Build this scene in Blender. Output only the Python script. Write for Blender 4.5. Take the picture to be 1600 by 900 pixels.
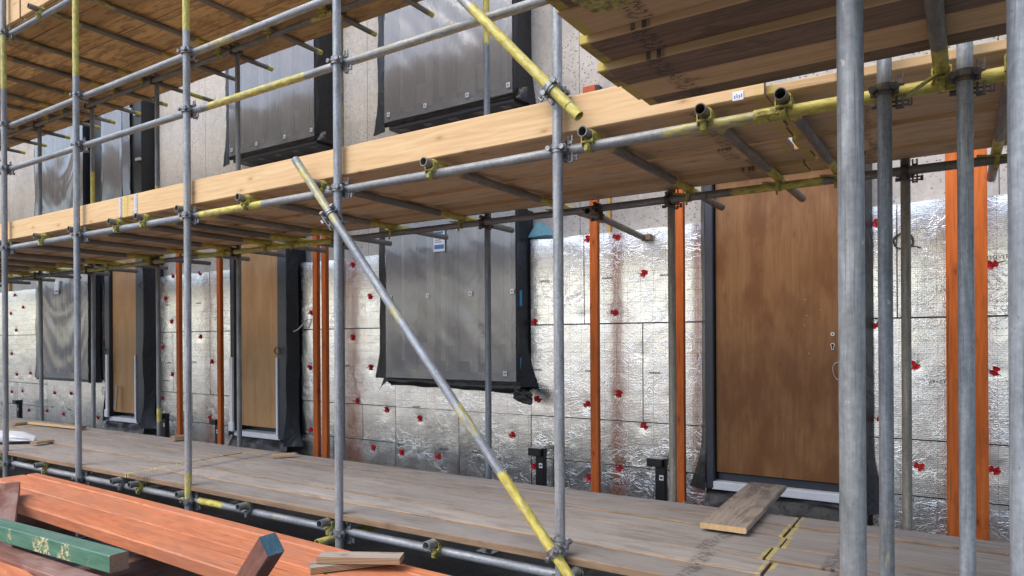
import bpy, math, random
from mathutils import Vector, Matrix, noise
random.seed(7)
PI = math.pi
for o in list(bpy.data.objects): bpy.data.objects.remove(o)
S = bpy.context.scene
COL = S.collection

# ------------------------------------------------------------ camera, sky, sun, exposure
HC = 1.6                       # eye height above the ground
F, PH, PPX, PPY = 1076.0, 0.006, 800.0, 531.0
TH = math.atan(F / 1655.0)
sT, cT = math.sin(TH), math.cos(TH)
cam = bpy.data.cameras.new("camera"); cam.sensor_width = 36; cam.lens = F / 1600 * 36
cam.shift_y = (PPY - 450) / 1600; cam.clip_start = 0.05; cam.clip_end = 500
co = bpy.data.objects.new("camera", cam); COL.objects.link(co); S.camera = co
co.matrix_world = Matrix.Translation((0, 0, HC)) @ Matrix.Rotation(TH, 4, 'Z') @ Matrix.Rotation(PI / 2, 4, 'X') @ Matrix.Rotation(-PH, 4, 'Z')

w = bpy.data.worlds.new("World"); S.world = w; w.use_nodes = True
wn = w.node_tree.nodes; wl = w.node_tree.links
sky = wn.new('ShaderNodeTexSky'); sky.sky_type = 'NISHITA'; sky.sun_disc = False
SUN_EL, SUN_AZ = math.radians(52), math.radians(205)       # azimuth clockwise from +Y: behind and left of the camera
sky.sun_elevation = SUN_EL; sky.sun_rotation = SUN_AZ
sky.air_density = 1.0; sky.dust_density = 2.2; sky.ozone_density = 1.0
bg = wn['Background']; bg.inputs[1].default_value = 0.13
wl.new(sky.outputs[0], bg.inputs[0])
sl = bpy.data.lights.new("sun", 'SUN'); sl.energy = 1.25; sl.angle = math.radians(50); sl.color = (1, .925, .83)
so = bpy.data.objects.new("sun", sl); COL.objects.link(so)
sd = Vector((math.sin(SUN_AZ) * math.cos(SUN_EL), math.cos(SUN_AZ) * math.cos(SUN_EL), math.sin(SUN_EL)))
so.rotation_euler = sd.to_track_quat('Z', 'Y').to_euler()
S.view_settings.view_transform = 'Standard'; S.view_settings.look = 'None'
S.view_settings.gamma = 1; S.view_settings.exposure = 0.98
S.render.engine = 'CYCLES'
S.cycles.max_bounces = 10; S.cycles.diffuse_bounces = 7; S.cycles.glossy_bounces = 4

# ------------------------------------------------------------ measuring helper (point of a real plane seen at a photo position)
def at(x, y, Y):
    dx, dy = x - PPX, y - PPY
    u, v = dx - PH * dy, -(dy + PH * dx)
    r = (u * cT - F * sT, u * sT + F * cT, v); k = Y / r[1]
    return r[0] * k, r[2] * k + HC
def atz(x, y, Z):
    dx, dy = x - PPX, y - PPY
    u, v = dx - PH * dy, -(dy + PH * dx)
    k = (Z - HC) / v
    return (u * cT - F * sT) * k, (u * sT + F * cT) * k

# ------------------------------------------------------------ materials
MATS = {}
class NT:
    def __init__(s, name):
        s.m = bpy.data.materials.new(name); s.m.use_nodes = True
        s.n = s.m.node_tree.nodes; s.l = s.m.node_tree.links
        s.b = s.n['Principled BSDF']; MATS[name] = s.m
    def node(s, t, **kw):
        n = s.n.new(t)
        for k, v in kw.items():
            if k.startswith('i_'):
                key = k[2:]; n.inputs[int(key) if key.isdigit() else key].default_value = v
            else: setattr(n, k, v)
        return n
    def link(s, a, b): s.l.new(a, b)
    def coord(s, kind='Object', scale=(1, 1, 1), rnd=True):
        tc = s.node('ShaderNodeTexCoord'); mp = s.node('ShaderNodeMapping'); mp.inputs['Scale'].default_value = scale
        src = tc.outputs[kind]
        if kind == 'World':
            pass
        if rnd:
            oi = s.node('ShaderNodeObjectInfo')
            mul = s.node('ShaderNodeMath', operation='MULTIPLY', i_1=37.0); s.link(oi.outputs['Random'], mul.inputs[0])
            cb = s.node('ShaderNodeCombineXYZ'); [s.link(mul.outputs[0], cb.inputs[i]) for i in range(3)]
            ad = s.node('ShaderNodeVectorMath', operation='ADD'); s.link(src, ad.inputs[0]); s.link(cb.outputs[0], ad.inputs[1]); src = ad.outputs[0]
        s.link(src, mp.inputs['Vector']); return mp.outputs[0]
    def noise(s, vec, scale, detail=6, rough=.6, dist=0):
        n = s.node('ShaderNodeTexNoise', i_Scale=scale, i_Detail=detail, i_Roughness=rough, i_Distortion=dist); s.link(vec, n.inputs['Vector']); return n.outputs[0]
    def ramp(s, fac, stops, interp='LINEAR'):
        r = s.node('ShaderNodeValToRGB'); r.color_ramp.interpolation = interp
        e = r.color_ramp.elements
        while len(e) > len(stops): e.remove(e[-1])
        while len(e) < len(stops): e.new(1)
        for i, (p, c) in enumerate(stops):
            e[i].position = p; e[i].color = (c, c, c, 1) if isinstance(c, (int, float)) else (*c, 1)
        s.link(fac, r.inputs[0]); return r.outputs[0]
    def mix(s, fac, a, b, mode='MIX'):
        n = s.node('ShaderNodeMix', data_type='RGBA', blend_type=mode)
        if isinstance(fac, (int, float)): n.inputs[0].default_value = fac
        else: s.link(fac, n.inputs[0])
        for sock, v in ((n.inputs[6], a), (n.inputs[7], b)):
            if isinstance(v, tuple): sock.default_value = (*v, 1)
            else: s.link(v, sock)
        return n.outputs[2]
    def math(s, op, a, b=None, c=None):
        n = s.node('ShaderNodeMath', operation=op)
        for i, v in enumerate((a, b, c)):
            if v is None: continue
            if isinstance(v, (int, float)): n.inputs[i].default_value = v
            else: s.link(v, n.inputs[i])
        return n.outputs[0]
    def attr(s, name):
        a = s.node('ShaderNodeAttribute'); a.attribute_name = name; return a.outputs['Fac']
    def bump(s, h, strength=.3, dist=.01, prev=None):
        b = s.node('ShaderNodeBump', i_Strength=strength, i_Distance=dist); s.link(h, b.inputs['Height'])
        if prev is not None: s.link(prev, b.inputs['Normal'])
        s.link(b.outputs[0], s.b.inputs['Normal']); return b.outputs[0]
    def col(s, c):
        if isinstance(c, tuple): s.b.inputs['Base Color'].default_value = (*c, 1)
        else: s.link(c, s.b.inputs['Base Color'])
    def rough(s, r):
        if isinstance(r, (int, float)): s.b.inputs['Roughness'].default_value = r
        else: s.link(r, s.b.inputs['Roughness'])
    def metal(s, r):
        if isinstance(r, (int, float)): s.b.inputs['Metallic'].default_value = r
        else: s.link(r, s.b.inputs['Metallic'])
    def spec(s, v): s.b.inputs['Specular IOR Level'].default_value = v

def mat_tube(name, dark=1.0, base=((.16, .172, .187), (.30, .32, .345), (.49, .515, .545))):
    t = NT(name)
    v = t.coord(scale=(3, 30, 30)); v2 = t.coord(scale=(1, 1, 1)); v3 = t.coord(scale=(1, 5, 5))
    n = t.noise(v, 2.2, 7, .65); n2 = t.noise(v2, 60, 3, .6); n3 = t.noise(v3, 4, 3, .5)
    mixn = t.math('ADD', t.math('MULTIPLY', n, .45), t.math('ADD', t.math('MULTIPLY', n2, .25), t.math('MULTIPLY', n3, .3)))
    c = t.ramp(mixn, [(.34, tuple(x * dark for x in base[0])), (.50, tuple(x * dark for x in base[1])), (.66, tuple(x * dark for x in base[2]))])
    oi = t.node('ShaderNodeObjectInfo')
    c = t.mix(1.0, c, t.ramp(oi.outputs['Random'], [(0, (.86, .84, .80)), (.3, (1.06, 1.06, 1.05)), (.6, (.80, .85, .92)), (1, (1.0, .98, .93))]), 'MULTIPLY')
    scr = t.noise(t.coord(scale=(1.2, 60, 60)), 3.0, 3, .5)
    c = t.mix(t.ramp(scr, [(.60, 0.0), (.66, .5)]), c, (.12, .115, .11))
    cem = t.noise(t.coord(scale=(1, 1.5, 1.5)), 22, 5, .7)
    c = t.mix(t.ramp(cem, [(.66, 0.0), (.70, .6)]), c, (.62, .61, .58))
    rus = t.noise(t.coord(scale=(.8, 4, 4)), 3.1, 6, .75)
    c = t.mix(t.ramp(rus, [(.60, 0.0), (.72, .45)]), c, (.20, .13, .075))
    # small dents and scuffs
    vo = t.node('ShaderNodeTexVoronoi', i_Scale=9.0); t.link(t.coord(scale=(4, 9, 9)), vo.inputs['Vector'])
    sp = t.ramp(vo.outputs[0], [(.0, 1.0), (.09, 1.0), (.13, 0.0)])
    c = t.mix(t.math('MULTIPLY', sp, .55), c, (.10, .10, .10))
    # yellow marking paint, worn
    y = t.attr('yel')
    wn_ = t.noise(t.coord(scale=(3, 14, 14)), 4.5, 6, .7)
    fac = t.ramp(t.math('ADD', t.math('MULTIPLY', y, .62), t.math('MULTIPLY', wn_, .85)), [(.80, 0.0), (1.04, .95)])
    ycol = t.ramp(t.noise(t.coord(scale=(4, 10, 10)), 5, 4), [(.35, (.38, .32, .05)), (.55, (.62, .54, .10)), (.7, (.68, .62, .22))])
    c = t.mix(fac, c, ycol)
    t.col(c); t.metal(t.math('MULTIPLY', t.math('SUBTRACT', 1, fac), .35)); t.rough(t.ramp(mixn, [(.3, .62), (.7, .46)]))
    t.bump(t.noise(t.coord(scale=(1, 4, 4)), 35, 5, .65), .25, .002)
    return t.m
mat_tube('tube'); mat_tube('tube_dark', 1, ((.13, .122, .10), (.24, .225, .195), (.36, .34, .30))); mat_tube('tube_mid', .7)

t = NT('coupler_steel')
n = t.noise(t.coord(), 40, 5); t.col(t.ramp(n, [(.3, (.10, .105, .11)), (.55, (.27, .28, .30)), (.75, (.42, .43, .45))])); t.metal(.6); t.rough(.5); t.bump(n, .4, .002)
t = NT('coupler_dark')
n = t.noise(t.coord(), 40, 5); t.col(t.ramp(n, [(.3, (.05, .045, .04)), (.6, (.15, .13, .115))])); t.metal(.4); t.rough(.6); t.bump(n, .4, .002)
t = NT('yellow_paint')
n = t.noise(t.coord(), 45, 5); t.col(t.ramp(n, [(.35, (.12, .11, .08)), (.47, (.36, .32, .07)), (.68, (.60, .55, .14))])); t.rough(.55); t.bump(n, .4, .002)

def mat_wood(name, a, b, c, dirt=.0, dirtcol=(.06, .045, .035), knots=.5, knotcol=(.12, .06, .03), rough=.7, scale=1.0, stamps=True, bumps=.35, hue=.25, patch=None, wave=.07):
    t = NT(name)
    v = t.coord(scale=(1.1 * scale, 16 * scale, 16 * scale))
    g = t.noise(v, 2.2, 8, .62, .9)
    v2 = t.coord(scale=(.8 * scale, 4 * scale, 4 * scale))
    wv = t.node('ShaderNodeTexWave', wave_type='BANDS', bands_direction='Y', i_Scale=2.6, i_Distortion=14.0, i_Detail=4.0)
    wv.inputs['Detail Scale'].default_value = .6; t.link(v2, wv.inputs['Vector'])
    g2 = t.noise(t.coord(scale=(.5 * scale, 5 * scale, 5 * scale)), 1.4, 5, .6, .5)
    k = t.math('ADD', t.math('MULTIPLY', g, .58), t.math('ADD', t.math('MULTIPLY', wv.outputs[1], wave), t.math('MULTIPLY', g2, .42 - wave)))
    col = t.ramp(k, [(.28, a), (.5, b), (.7, c)])
    # per board tone
    oi = t.node('ShaderNodeObjectInfo')
    tone = t.ramp(oi.outputs['Random'], [(0, 1 - hue), (.35, 1.0), (.7, 1 - hue * .5), (1, 1 + hue * .35)], 'LINEAR')
    col = t.mix(1.0, col, tone, 'MULTIPLY')
    if knots:
        vo = t.node('ShaderNodeTexVoronoi', voronoi_dimensions='2D', i_Scale=2.1); t.link(t.coord(scale=(1.0, 2.4, 2.4)), vo.inputs['Vector'])
        kf = t.ramp(vo.outputs[0], [(0, 1.0), (.02, .95), (.035, .45), (.045, .6), (.06, .25), (.14, 0.0)])
        col = t.mix(t.math('MULTIPLY', kf, knots), col, knotcol)
    if dirt:
        dn = t.noise(t.coord(scale=(1.5, 7, 7)), 2.2, 7, .68, .6)
        df = t.ramp(dn, [(.5, 0.0), (.58, 1.0)])
        col = t.mix(t.math('MULTIPLY', df, dirt), col, dirtcol)
        dn2 = t.noise(t.coord(scale=(1, 1.5, 1.5)), 1.3, 5, .6)
        col = t.mix(t.math('MULTIPLY', t.ramp(dn2, [(.4, 0.0), (.7, 1.0)]), dirt * .45), col, dirtcol)
    if dirt > .3:
        vs_ = t.node('ShaderNodeTexVoronoi', i_Scale=26.0); t.link(t.coord(), vs_.inputs['Vector'])
        sk = t.math('MULTIPLY', t.ramp(vs_.outputs[0], [(0, 1.0), (.07, 1.0), (.11, 0.0)]), t.ramp(t.noise(t.coord(), 1.7, 3, .6), [(.5, 0.0), (.6, 1.0)]))
        col = t.mix(t.math('MULTIPLY', sk, .55), col, (.45, .42, .38))
        ck = t.noise(t.coord(scale=(.5, 22, 22)), 2.4, 4, .6)
        col = t.mix(t.ramp(ck, [(.63, 0.0), (.68, .6)]), col, (.05, .04, .035))
    if patch:
        pn = t.noise(t.coord(scale=(1.2, 3, 3)), 1.6, 6, .6)
        col = t.mix(t.ramp(pn, [(.45, 0.0), (.6, patch[1])]), col, patch[0])
    if stamps:
        st = t.attr('stamp')
        cell = t.node('ShaderNodeTexBrick', i_Scale=26.0); cell.inputs['Mortar Size'].default_value = .035
        cell.inputs['Color1'].default_value = (0, 0, 0, 1); cell.inputs['Color2'].default_value = (1, 1, 1, 1); cell.inputs['Mortar'].default_value = (1, 1, 1, 1)
        t.link(t.coord(rnd=False), cell.inputs['Vector'])
        sn = t.noise(t.coord(), 14, 4, .7)
        sf = t.math('MULTIPLY', t.math('MULTIPLY', st, t.ramp(sn, [(.3, .55), (.5, 1.0)])), t.ramp(cell.outputs[0], [(.0, 1.0), (.45, .9), (.55, .15)]))
        col = t.mix(t.math('MULTIPLY', sf, .88), col, (.035, .035, .042))
        y = t.attr('yel'); yn = t.noise(t.coord(), 9, 5, .7)
        yf = t.ramp(t.math('ADD', t.math('MULTIPLY', y, .5), t.math('MULTIPLY', yn, .9)), [(.84, 0.0), (1.12, .75)])
        col = t.mix(yf, col, (.55, .47, .08))
    t.col(col); t.rough(rough)
    t.bump(k, bumps, .004)
    t.spec(.3)
    return t.m
mat_wood('board_new', (.42, .235, .10), (.60, .38, .18), (.70, .48, .26), knots=.6)
mat_wood('board_side', (.42, .26, .125), (.60, .40, .21), (.70, .50, .29), knots=.5)
mat_wood('board_tan', (.50, .32, .15), (.68, .46, .245), (.76, .56, .33), knots=.7, hue=.15)
mat_wood('board_mid', (.50, .335, .18), (.67, .475, .275), (.76, .58, .37), knots=.6, dirt=.2, dirtcol=(.09, .06, .045))
mat_wood('board_top', (.52, .31, .13), (.70, .455, .215), (.78, .56, .30), knots=.6, dirt=.5, dirtcol=(.13, .07, .038), hue=.6)
mat_wood('board_dark', (.17, .115, .075), (.25, .172, .115), (.35, .255, .175), knots=.4, dirt=.4)
mat_wood('board_grey', (.24, .22, .205), (.33, .305, .285), (.415, .385, .36), knots=.35, dirt=.42, dirtcol=(.13, .11, .10), hue=.28, patch=((.28, .27, .27), .6))
mat_wood('board_side_worn', (.21, .145, .095), (.32, .22, .14), (.42, .30, .20), knots=.5, dirt=.5, dirtcol=(.14, .10, .075))
mat_wood('plank_grey', (.27, .225, .185), (.38, .325, .275), (.47, .41, .35), knots=.3, dirt=.55, dirtcol=(.09, .075, .065), stamps=False)
mat_wood('toe_board', (.58, .37, .185), (.70, .475, .255), (.78, .575, .35), knots=.75, knotcol=(.36, .17, .06), hue=.08)
mat_wood('timber_orange', (.42, .085, .014), (.56, .13, .02), (.68, .185, .04), knots=.9, knotcol=(.16, .03, .01), hue=.2, stamps=False, rough=.65, dirt=.32, dirtcol=(.22, .06, .02))
mat_wood('timber_stack', (.46, .135, .06), (.61, .215, .10), (.72, .32, .18), knots=.5, knotcol=(.25, .06, .02), hue=.08, stamps=False, rough=.55, patch=((.42, .19, .12), .5), dirt=.32, dirtcol=(.28, .10, .055))
mat_wood('timber_red', (.13, .055, .04), (.21, .09, .065), (.32, .16, .12), knots=.4, dirt=.4, dirtcol=(.12, .06, .05), hue=.2, stamps=False, rough=.6, patch=((.38, .27, .25), .6))
mat_wood('timber_green', (.05, .13, .095), (.085, .185, .14), (.15, .26, .20), knots=.3, hue=.05, stamps=False, rough=.5, patch=((.16, .24, .20), .5))
mat_wood('end_grain', (.20, .13, .08), (.30, .20, .13), (.38, .28, .19), knots=0, stamps=False, scale=3)
mat_wood('end_blue', (.025, .065, .10), (.05, .115, .16), (.12, .19, .24), knots=.7, knotcol=(.015, .02, .03), hue=0, stamps=False, rough=.5, scale=3)
mat_wood('plywood_door', (.155, .070, .026), (.225, .108, .042), (.29, .15, .06), knots=.6, knotcol=(.12, .045, .015), hue=.03, stamps=False, rough=.42, bumps=.12, patch=((.15, .058, .02), .85), wave=0)
mat_wood('plywood_pale', (.34, .19, .082), (.43, .25, .115), (.50, .31, .155), knots=.3, knotcol=(.26, .13, .06), hue=.03, stamps=False, rough=.5, bumps=.12, patch=((.33, .175, .07), .5), wave=0)
# layered edge of plywood offcut
t = NT('ply_edge')
wv = t.node('ShaderNodeTexWave', wave_type='BANDS', bands_direction='Z', i_Scale=46.0, i_Distortion=.6); t.link(t.coord(rnd=False), wv.inputs['Vector'])
t.col(t.ramp(wv.outputs[1], [(.3, (.16, .09, .05)), (.6, (.45, .32, .19))])); t.rough(.8)
# green beam with cream flaking marks on its side
t = NT('green_side')
base = t.ramp(t.noise(t.coord(scale=(1.5, 9, 9)), 3, 7, .6), [(.3, (.03, .11, .075)), (.5, (.06, .175, .115)), (.7, (.11, .23, .16))])
fl = t.noise(t.coord(), 60, 4, .65, .8); zone = t.noise(t.coord(scale=(1, .6, .6)), 5.0, 2, .5)
ff = t.math('MULTIPLY', t.ramp(fl, [(.50, 0.0), (.53, 1.0)]), t.ramp(zone, [(.53, 0.0), (.58, 1.0)]))
t.col(t.mix(ff, base, (.55, .47, .26))); t.rough(.6)

t = NT('concrete')
v = t.coord(rnd=False)
n1 = t.noise(v, 1.3, 6, .6); n2 = t.noise(v, 22, 6, .7)
c = t.ramp(t.math('ADD', t.math('MULTIPLY', n1, .6), t.math('MULTIPLY', n2, .4)), [(.35, (.33, .31, .29)), (.5, (.455, .435, .41)), (.65, (.57, .55, .53))])
vo = t.node('ShaderNodeTexVoronoi', i_Scale=34.0); t.link(v, vo.inputs['Vector'])
pit = t.math('MULTIPLY', t.ramp(vo.outputs[0], [(0, 1.0), (.17, 1.0), (.28, 0.0)]), t.ramp(t.noise(v, 2.6, 5, .7), [(.42, 0.0), (.54, 1.0)]))
c = t.mix(t.math('MULTIPLY', pit, .7), c, (.10, .09, .085))
st = t.noise(t.coord(scale=(6, 6, .35), rnd=False), 2.5, 5, .6)
c = t.mix(t.ramp(st, [(.52, 0.0), (.75, .3)]), c, (.26, .25, .235))
t.col(c); t.rough(.85); nb = t.bump(n2, .35, .006)
b2 = t.math('MULTIPLY', pit, -1.0); t.bump(b2, .5, .006, nb)

# foil facing: aluminium with scrim weave, creases and printed grid
t = NT('foil')
v = t.coord(rnd=False)
tc = t.node('ShaderNodeNewGeometry')
sep = t.node('ShaderNodeSeparateXYZ'); t.link(tc.outputs['Position'], sep.inputs[0])
wob = t.noise(t.coord(rnd=True), 3.0, 3, .6)
fx = t.math('FRACT', t.math('ADD', t.math('MULTIPLY', sep.outputs[0], 9.2), t.math('MULTIPLY', wob, .35)))
fz = t.math('FRACT', t.math('ADD', t.math('MULTIPLY', sep.outputs[2], 12.0), t.math('MULTIPLY', wob, .35)))
dxl = t.ramp(fx, [(0, 1.0), (.035, 1.0), (.05, 0.0)]); dzl = t.ramp(fz, [(0, 1.0), (.05, 1.0), (.07, 0.0)])
dash = t.ramp(t.math('FRACT', t.math('MULTIPLY', sep.outputs[0], 46)), [(0, 1.0), (.55, 1.0), (.6, .15)])
dashz = t.ramp(t.math('FRACT', t.math('MULTIPLY', sep.outputs[2], 46)), [(0, 1.0), (.55, 1.0), (.6, .15)])
wear = t.ramp(t.noise(t.coord(), 5, 4, .7), [(.38, .1), (.6, 1.0)])
lines = t.math('MULTIPLY', t.math('MAXIMUM', t.math('MULTIPLY', dxl, dashz), t.math('MULTIPLY', dzl, dash)), wear)
cb = t.ramp(t.noise(t.coord(), 2.0, 5, .6), [(.3, (.92, .93, .95)), (.7, (.97, .98, 1.0))])
t.col(t.mix(t.math('MULTIPLY', lines, .65), cb, (.20, .16, .15)))
t.metal(1.0); t.rough(t.ramp(t.noise(t.coord(), 7, 4, .6), [(.3, .17), (.7, .27)]))
weave = t.node('ShaderNodeTexBrick', i_Scale=40.0); weave.offset = 0; weave.inputs['Row Height'].default_value = .5; weave.inputs['Mortar Size'].default_value = .06; weave.inputs['Mortar Smooth'].default_value = .6
cz = t.node('ShaderNodeCombineXYZ'); t.link(sep.outputs[0], cz.inputs[0]); t.link(sep.outputs[2], cz.inputs[1]); t.link(cz.outputs[0], weave.inputs['Vector'])
weave.inputs['Color1'].default_value = (0, 0, 0, 1); weave.inputs['Color2'].default_value = (.0, .0, .0, 1); weave.inputs['Mortar'].default_value = (1, 1, 1, 1)
nb = t.bump(weave.outputs[0], .14, .002)
cr = t.noise(t.coord(scale=(1.5, 1, 1)), 8, 3, .55, 1.0)
nb = t.bump(cr, .10, .012, nb)
fold = t.node('ShaderNodeTexNoise', i_Scale=4.0, i_Detail=4.0, i_Roughness=.55, i_Distortion=2.5); t.link(t.coord(scale=(1, 1, 1.4)), fold.inputs['Vector'])
fr_ = t.math('ABSOLUTE', t.math('SUBTRACT', fold.outputs[0], .5))
zone_ = t.ramp(t.noise(t.coord(), 2.2, 2, .5), [(.46, 0.0), (.6, 1.0)])
nb = t.bump(t.math('MULTIPLY', t.ramp(fr_, [(0, 1.0), (.012, .3), (.03, 0.0)]), zone_), .24, .006, nb)
vv = t.node('ShaderNodeTexVoronoi', i_Scale=5.5, feature='DISTANCE_TO_EDGE')
dv = t.node('ShaderNodeVectorMath', operation='ADD'); t.link(t.coord(), dv.inputs[0])
nc = t.node('ShaderNodeTexNoise', i_Scale=5.0, i_Detail=3.0); t.link(t.coord(), nc.inputs['Vector']); t.link(nc.outputs[1], dv.inputs[1]); t.link(dv.outputs[0], vv.inputs['Vector'])
crease = t.ramp(vv.outputs[0], [(0, 1.0), (.03, .2), (.08, 0.0)])
t.bump(crease, .12, .004, nb)

def flat(name, col, rough=.6, metal=0, var=.15, scale=20, bs=.2, spec=None):
    t = NT(name); n = t.noise(t.coord(), scale, 5, .65)
    t.col(t.ramp(n, [(.3, tuple(x * (1 - var) for x in col)), (.7, tuple(x * (1 + var) for x in col))])); t.rough(rough); t.metal(metal); t.bump(n, bs, .003)
    if spec is not None: t.spec(spec)
    return t.m
t = NT('membrane')
n = t.noise(t.coord(scale=(1, 1, 1)), 5, 5, .6, 1.2); n2 = t.noise(t.coord(), 30, 4)
t.col(t.ramp(n2, [(.3, (.010, .011, .013)), (.7, (.022, .024, .028))])); t.rough(.42); t.bump(n, .6, .03)
flat('frame_dark', (.03, .036, .05), .38, 0, .2, 10, .05)
flat('frame_black', (.014, .015, .018), .38, 0, .2, 10, .05)
flat('trim_white', (.68, .70, .75), .5, 0, .06, 12, .1)
flat('red_disc', (.62, .010, .022), .45, 0, .25, 60, .3)
flat('ink', (.02, .02, .022), .6, 0, .3, 60, 0)
flat('timber_ink', (.16, .028, .008), .7, 0, .3, 60, 0)
flat('plastic_black', (.010, .010, .011), .4, 0, .2, 30, .1)
flat('label_white', (.72, .73, .75), .5, 0, .04, 30, 0)
flat('label_blue', (.06, .17, .42), .5, 0, .1, 30, 0)
flat('tape_blue', (.03, .28, .55), .5, 0, .1, 30, 0)
flat('foam_blue', (.19, .42, .52), .8, 0, .15, 60, .3)
flat('brick_orange', (.52, .12, .05), .8, 0, .2, 60, .3)
flat('cable_white', (.42, .42, .43), .5, 0, .1, 30, .1)
flat('cable_dark', (.05, .045, .04), .6, 0, .3, 30, .1)
flat('bag_white', (.62, .64, .70), .45, 0, .08, 14, .3)
flat('zinc', (.55, .57, .60), .35, .8, .2, 40, .2)
flat('inside_wall', (.16, .145, .135), .8, 0, .2, 3, .1)
flat('inside_strip', (.42, .38, .35), .8, 0, .2, 12, .2)
flat('sill_board', (.055, .05, .045), .6, 0, .3, 12, .1)
flat('plinth', (.10, .10, .105), .75, 0, .5, 45, .6)
flat('timber_yellow', (.55, .33, .10), .7, 0, .2, 20, .2)

# milky polythene over the windows
t = NT('polythene')
for l in list(t.l): t.l.remove(l)
out = t.n['Material Output']
tr = t.node('ShaderNodeBsdfTransparent'); tr.inputs[0].default_value = (.86, .87, .9, 1)
df = t.node('ShaderNodeBsdfDiffuse'); df.inputs[0].default_value = (.53, .54, .57, 1)
gl = t.node('ShaderNodeBsdfGlossy'); gl.inputs[0].default_value = (.95, .97, 1, 1); gl.inputs[1].default_value = .2
fr = t.node('ShaderNodeFresnel', i_IOR=1.6)
bmp = t.node('ShaderNodeBump', i_Strength=.12, i_Distance=.02)
nn = t.noise(t.coord(scale=(1.5, 1, .7)), 2.6, 3, .5, 2.0); t.link(nn, bmp.inputs['Height'])
[t.link(bmp.outputs[0], x.inputs['Normal']) for x in (gl, fr, df)]
m1 = t.node('ShaderNodeMixShader', i_0=.34); t.link(tr.outputs[0], m1.inputs[1]); t.link(df.outputs[0], m1.inputs[2])
fm = t.math('ADD', t.math('MULTIPLY', fr.outputs[0], 1.15), .03)
cn = t.node('ShaderNodeTexNoise', i_Scale=1.8, i_Detail=1.5, i_Roughness=.6, i_Distortion=3.2); t.link(t.coord(scale=(1.5, 1, .8)), cn.inputs['Vector'])
ridge = t.ramp(t.math('ABSOLUTE', t.math('SUBTRACT', cn.outputs[0], .5)), [(0, 1.0), (.03, .5), (.10, 0.0)])
b2_ = t.node('ShaderNodeBump', i_Strength=.10, i_Distance=.006); t.link(ridge, b2_.inputs['Height']); t.link(bmp.outputs[0], b2_.inputs['Normal'])
t.link(b2_.outputs[0], gl.inputs['Normal'])
m2 = t.node('ShaderNodeMixShader'); t.link(fm, m2.inputs[0]); t.link(m1.outputs[0], m2.inputs[1]); t.link(gl.outputs[0], m2.inputs[2])
t.link(m2.outputs[0], out.inputs[0])

t = NT('ground')
v = t.coord(rnd=False)
n1 = t.noise(v, .8, 7, .65); n2 = t.noise(v, 18, 6, .7)
t.col(t.mix(t.ramp(n2, [(.35, 0.0), (.7, .5)]), t.ramp(n1, [(.35, (.045, .047, .052)), (.65, (.085, .088, .095))]), (.12, .12, .12)))
t.rough(t.ramp(n1, [(.4, .9), (.7, .55)])); t.bump(n2, .6, .03)
t = NT('sheet_dark')
n = t.noise(t.coord(), 2.5, 5, .6, 1); t.col((.055, .07, .10)); t.rough(.38); t.bump(n, .6, .05)

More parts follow.
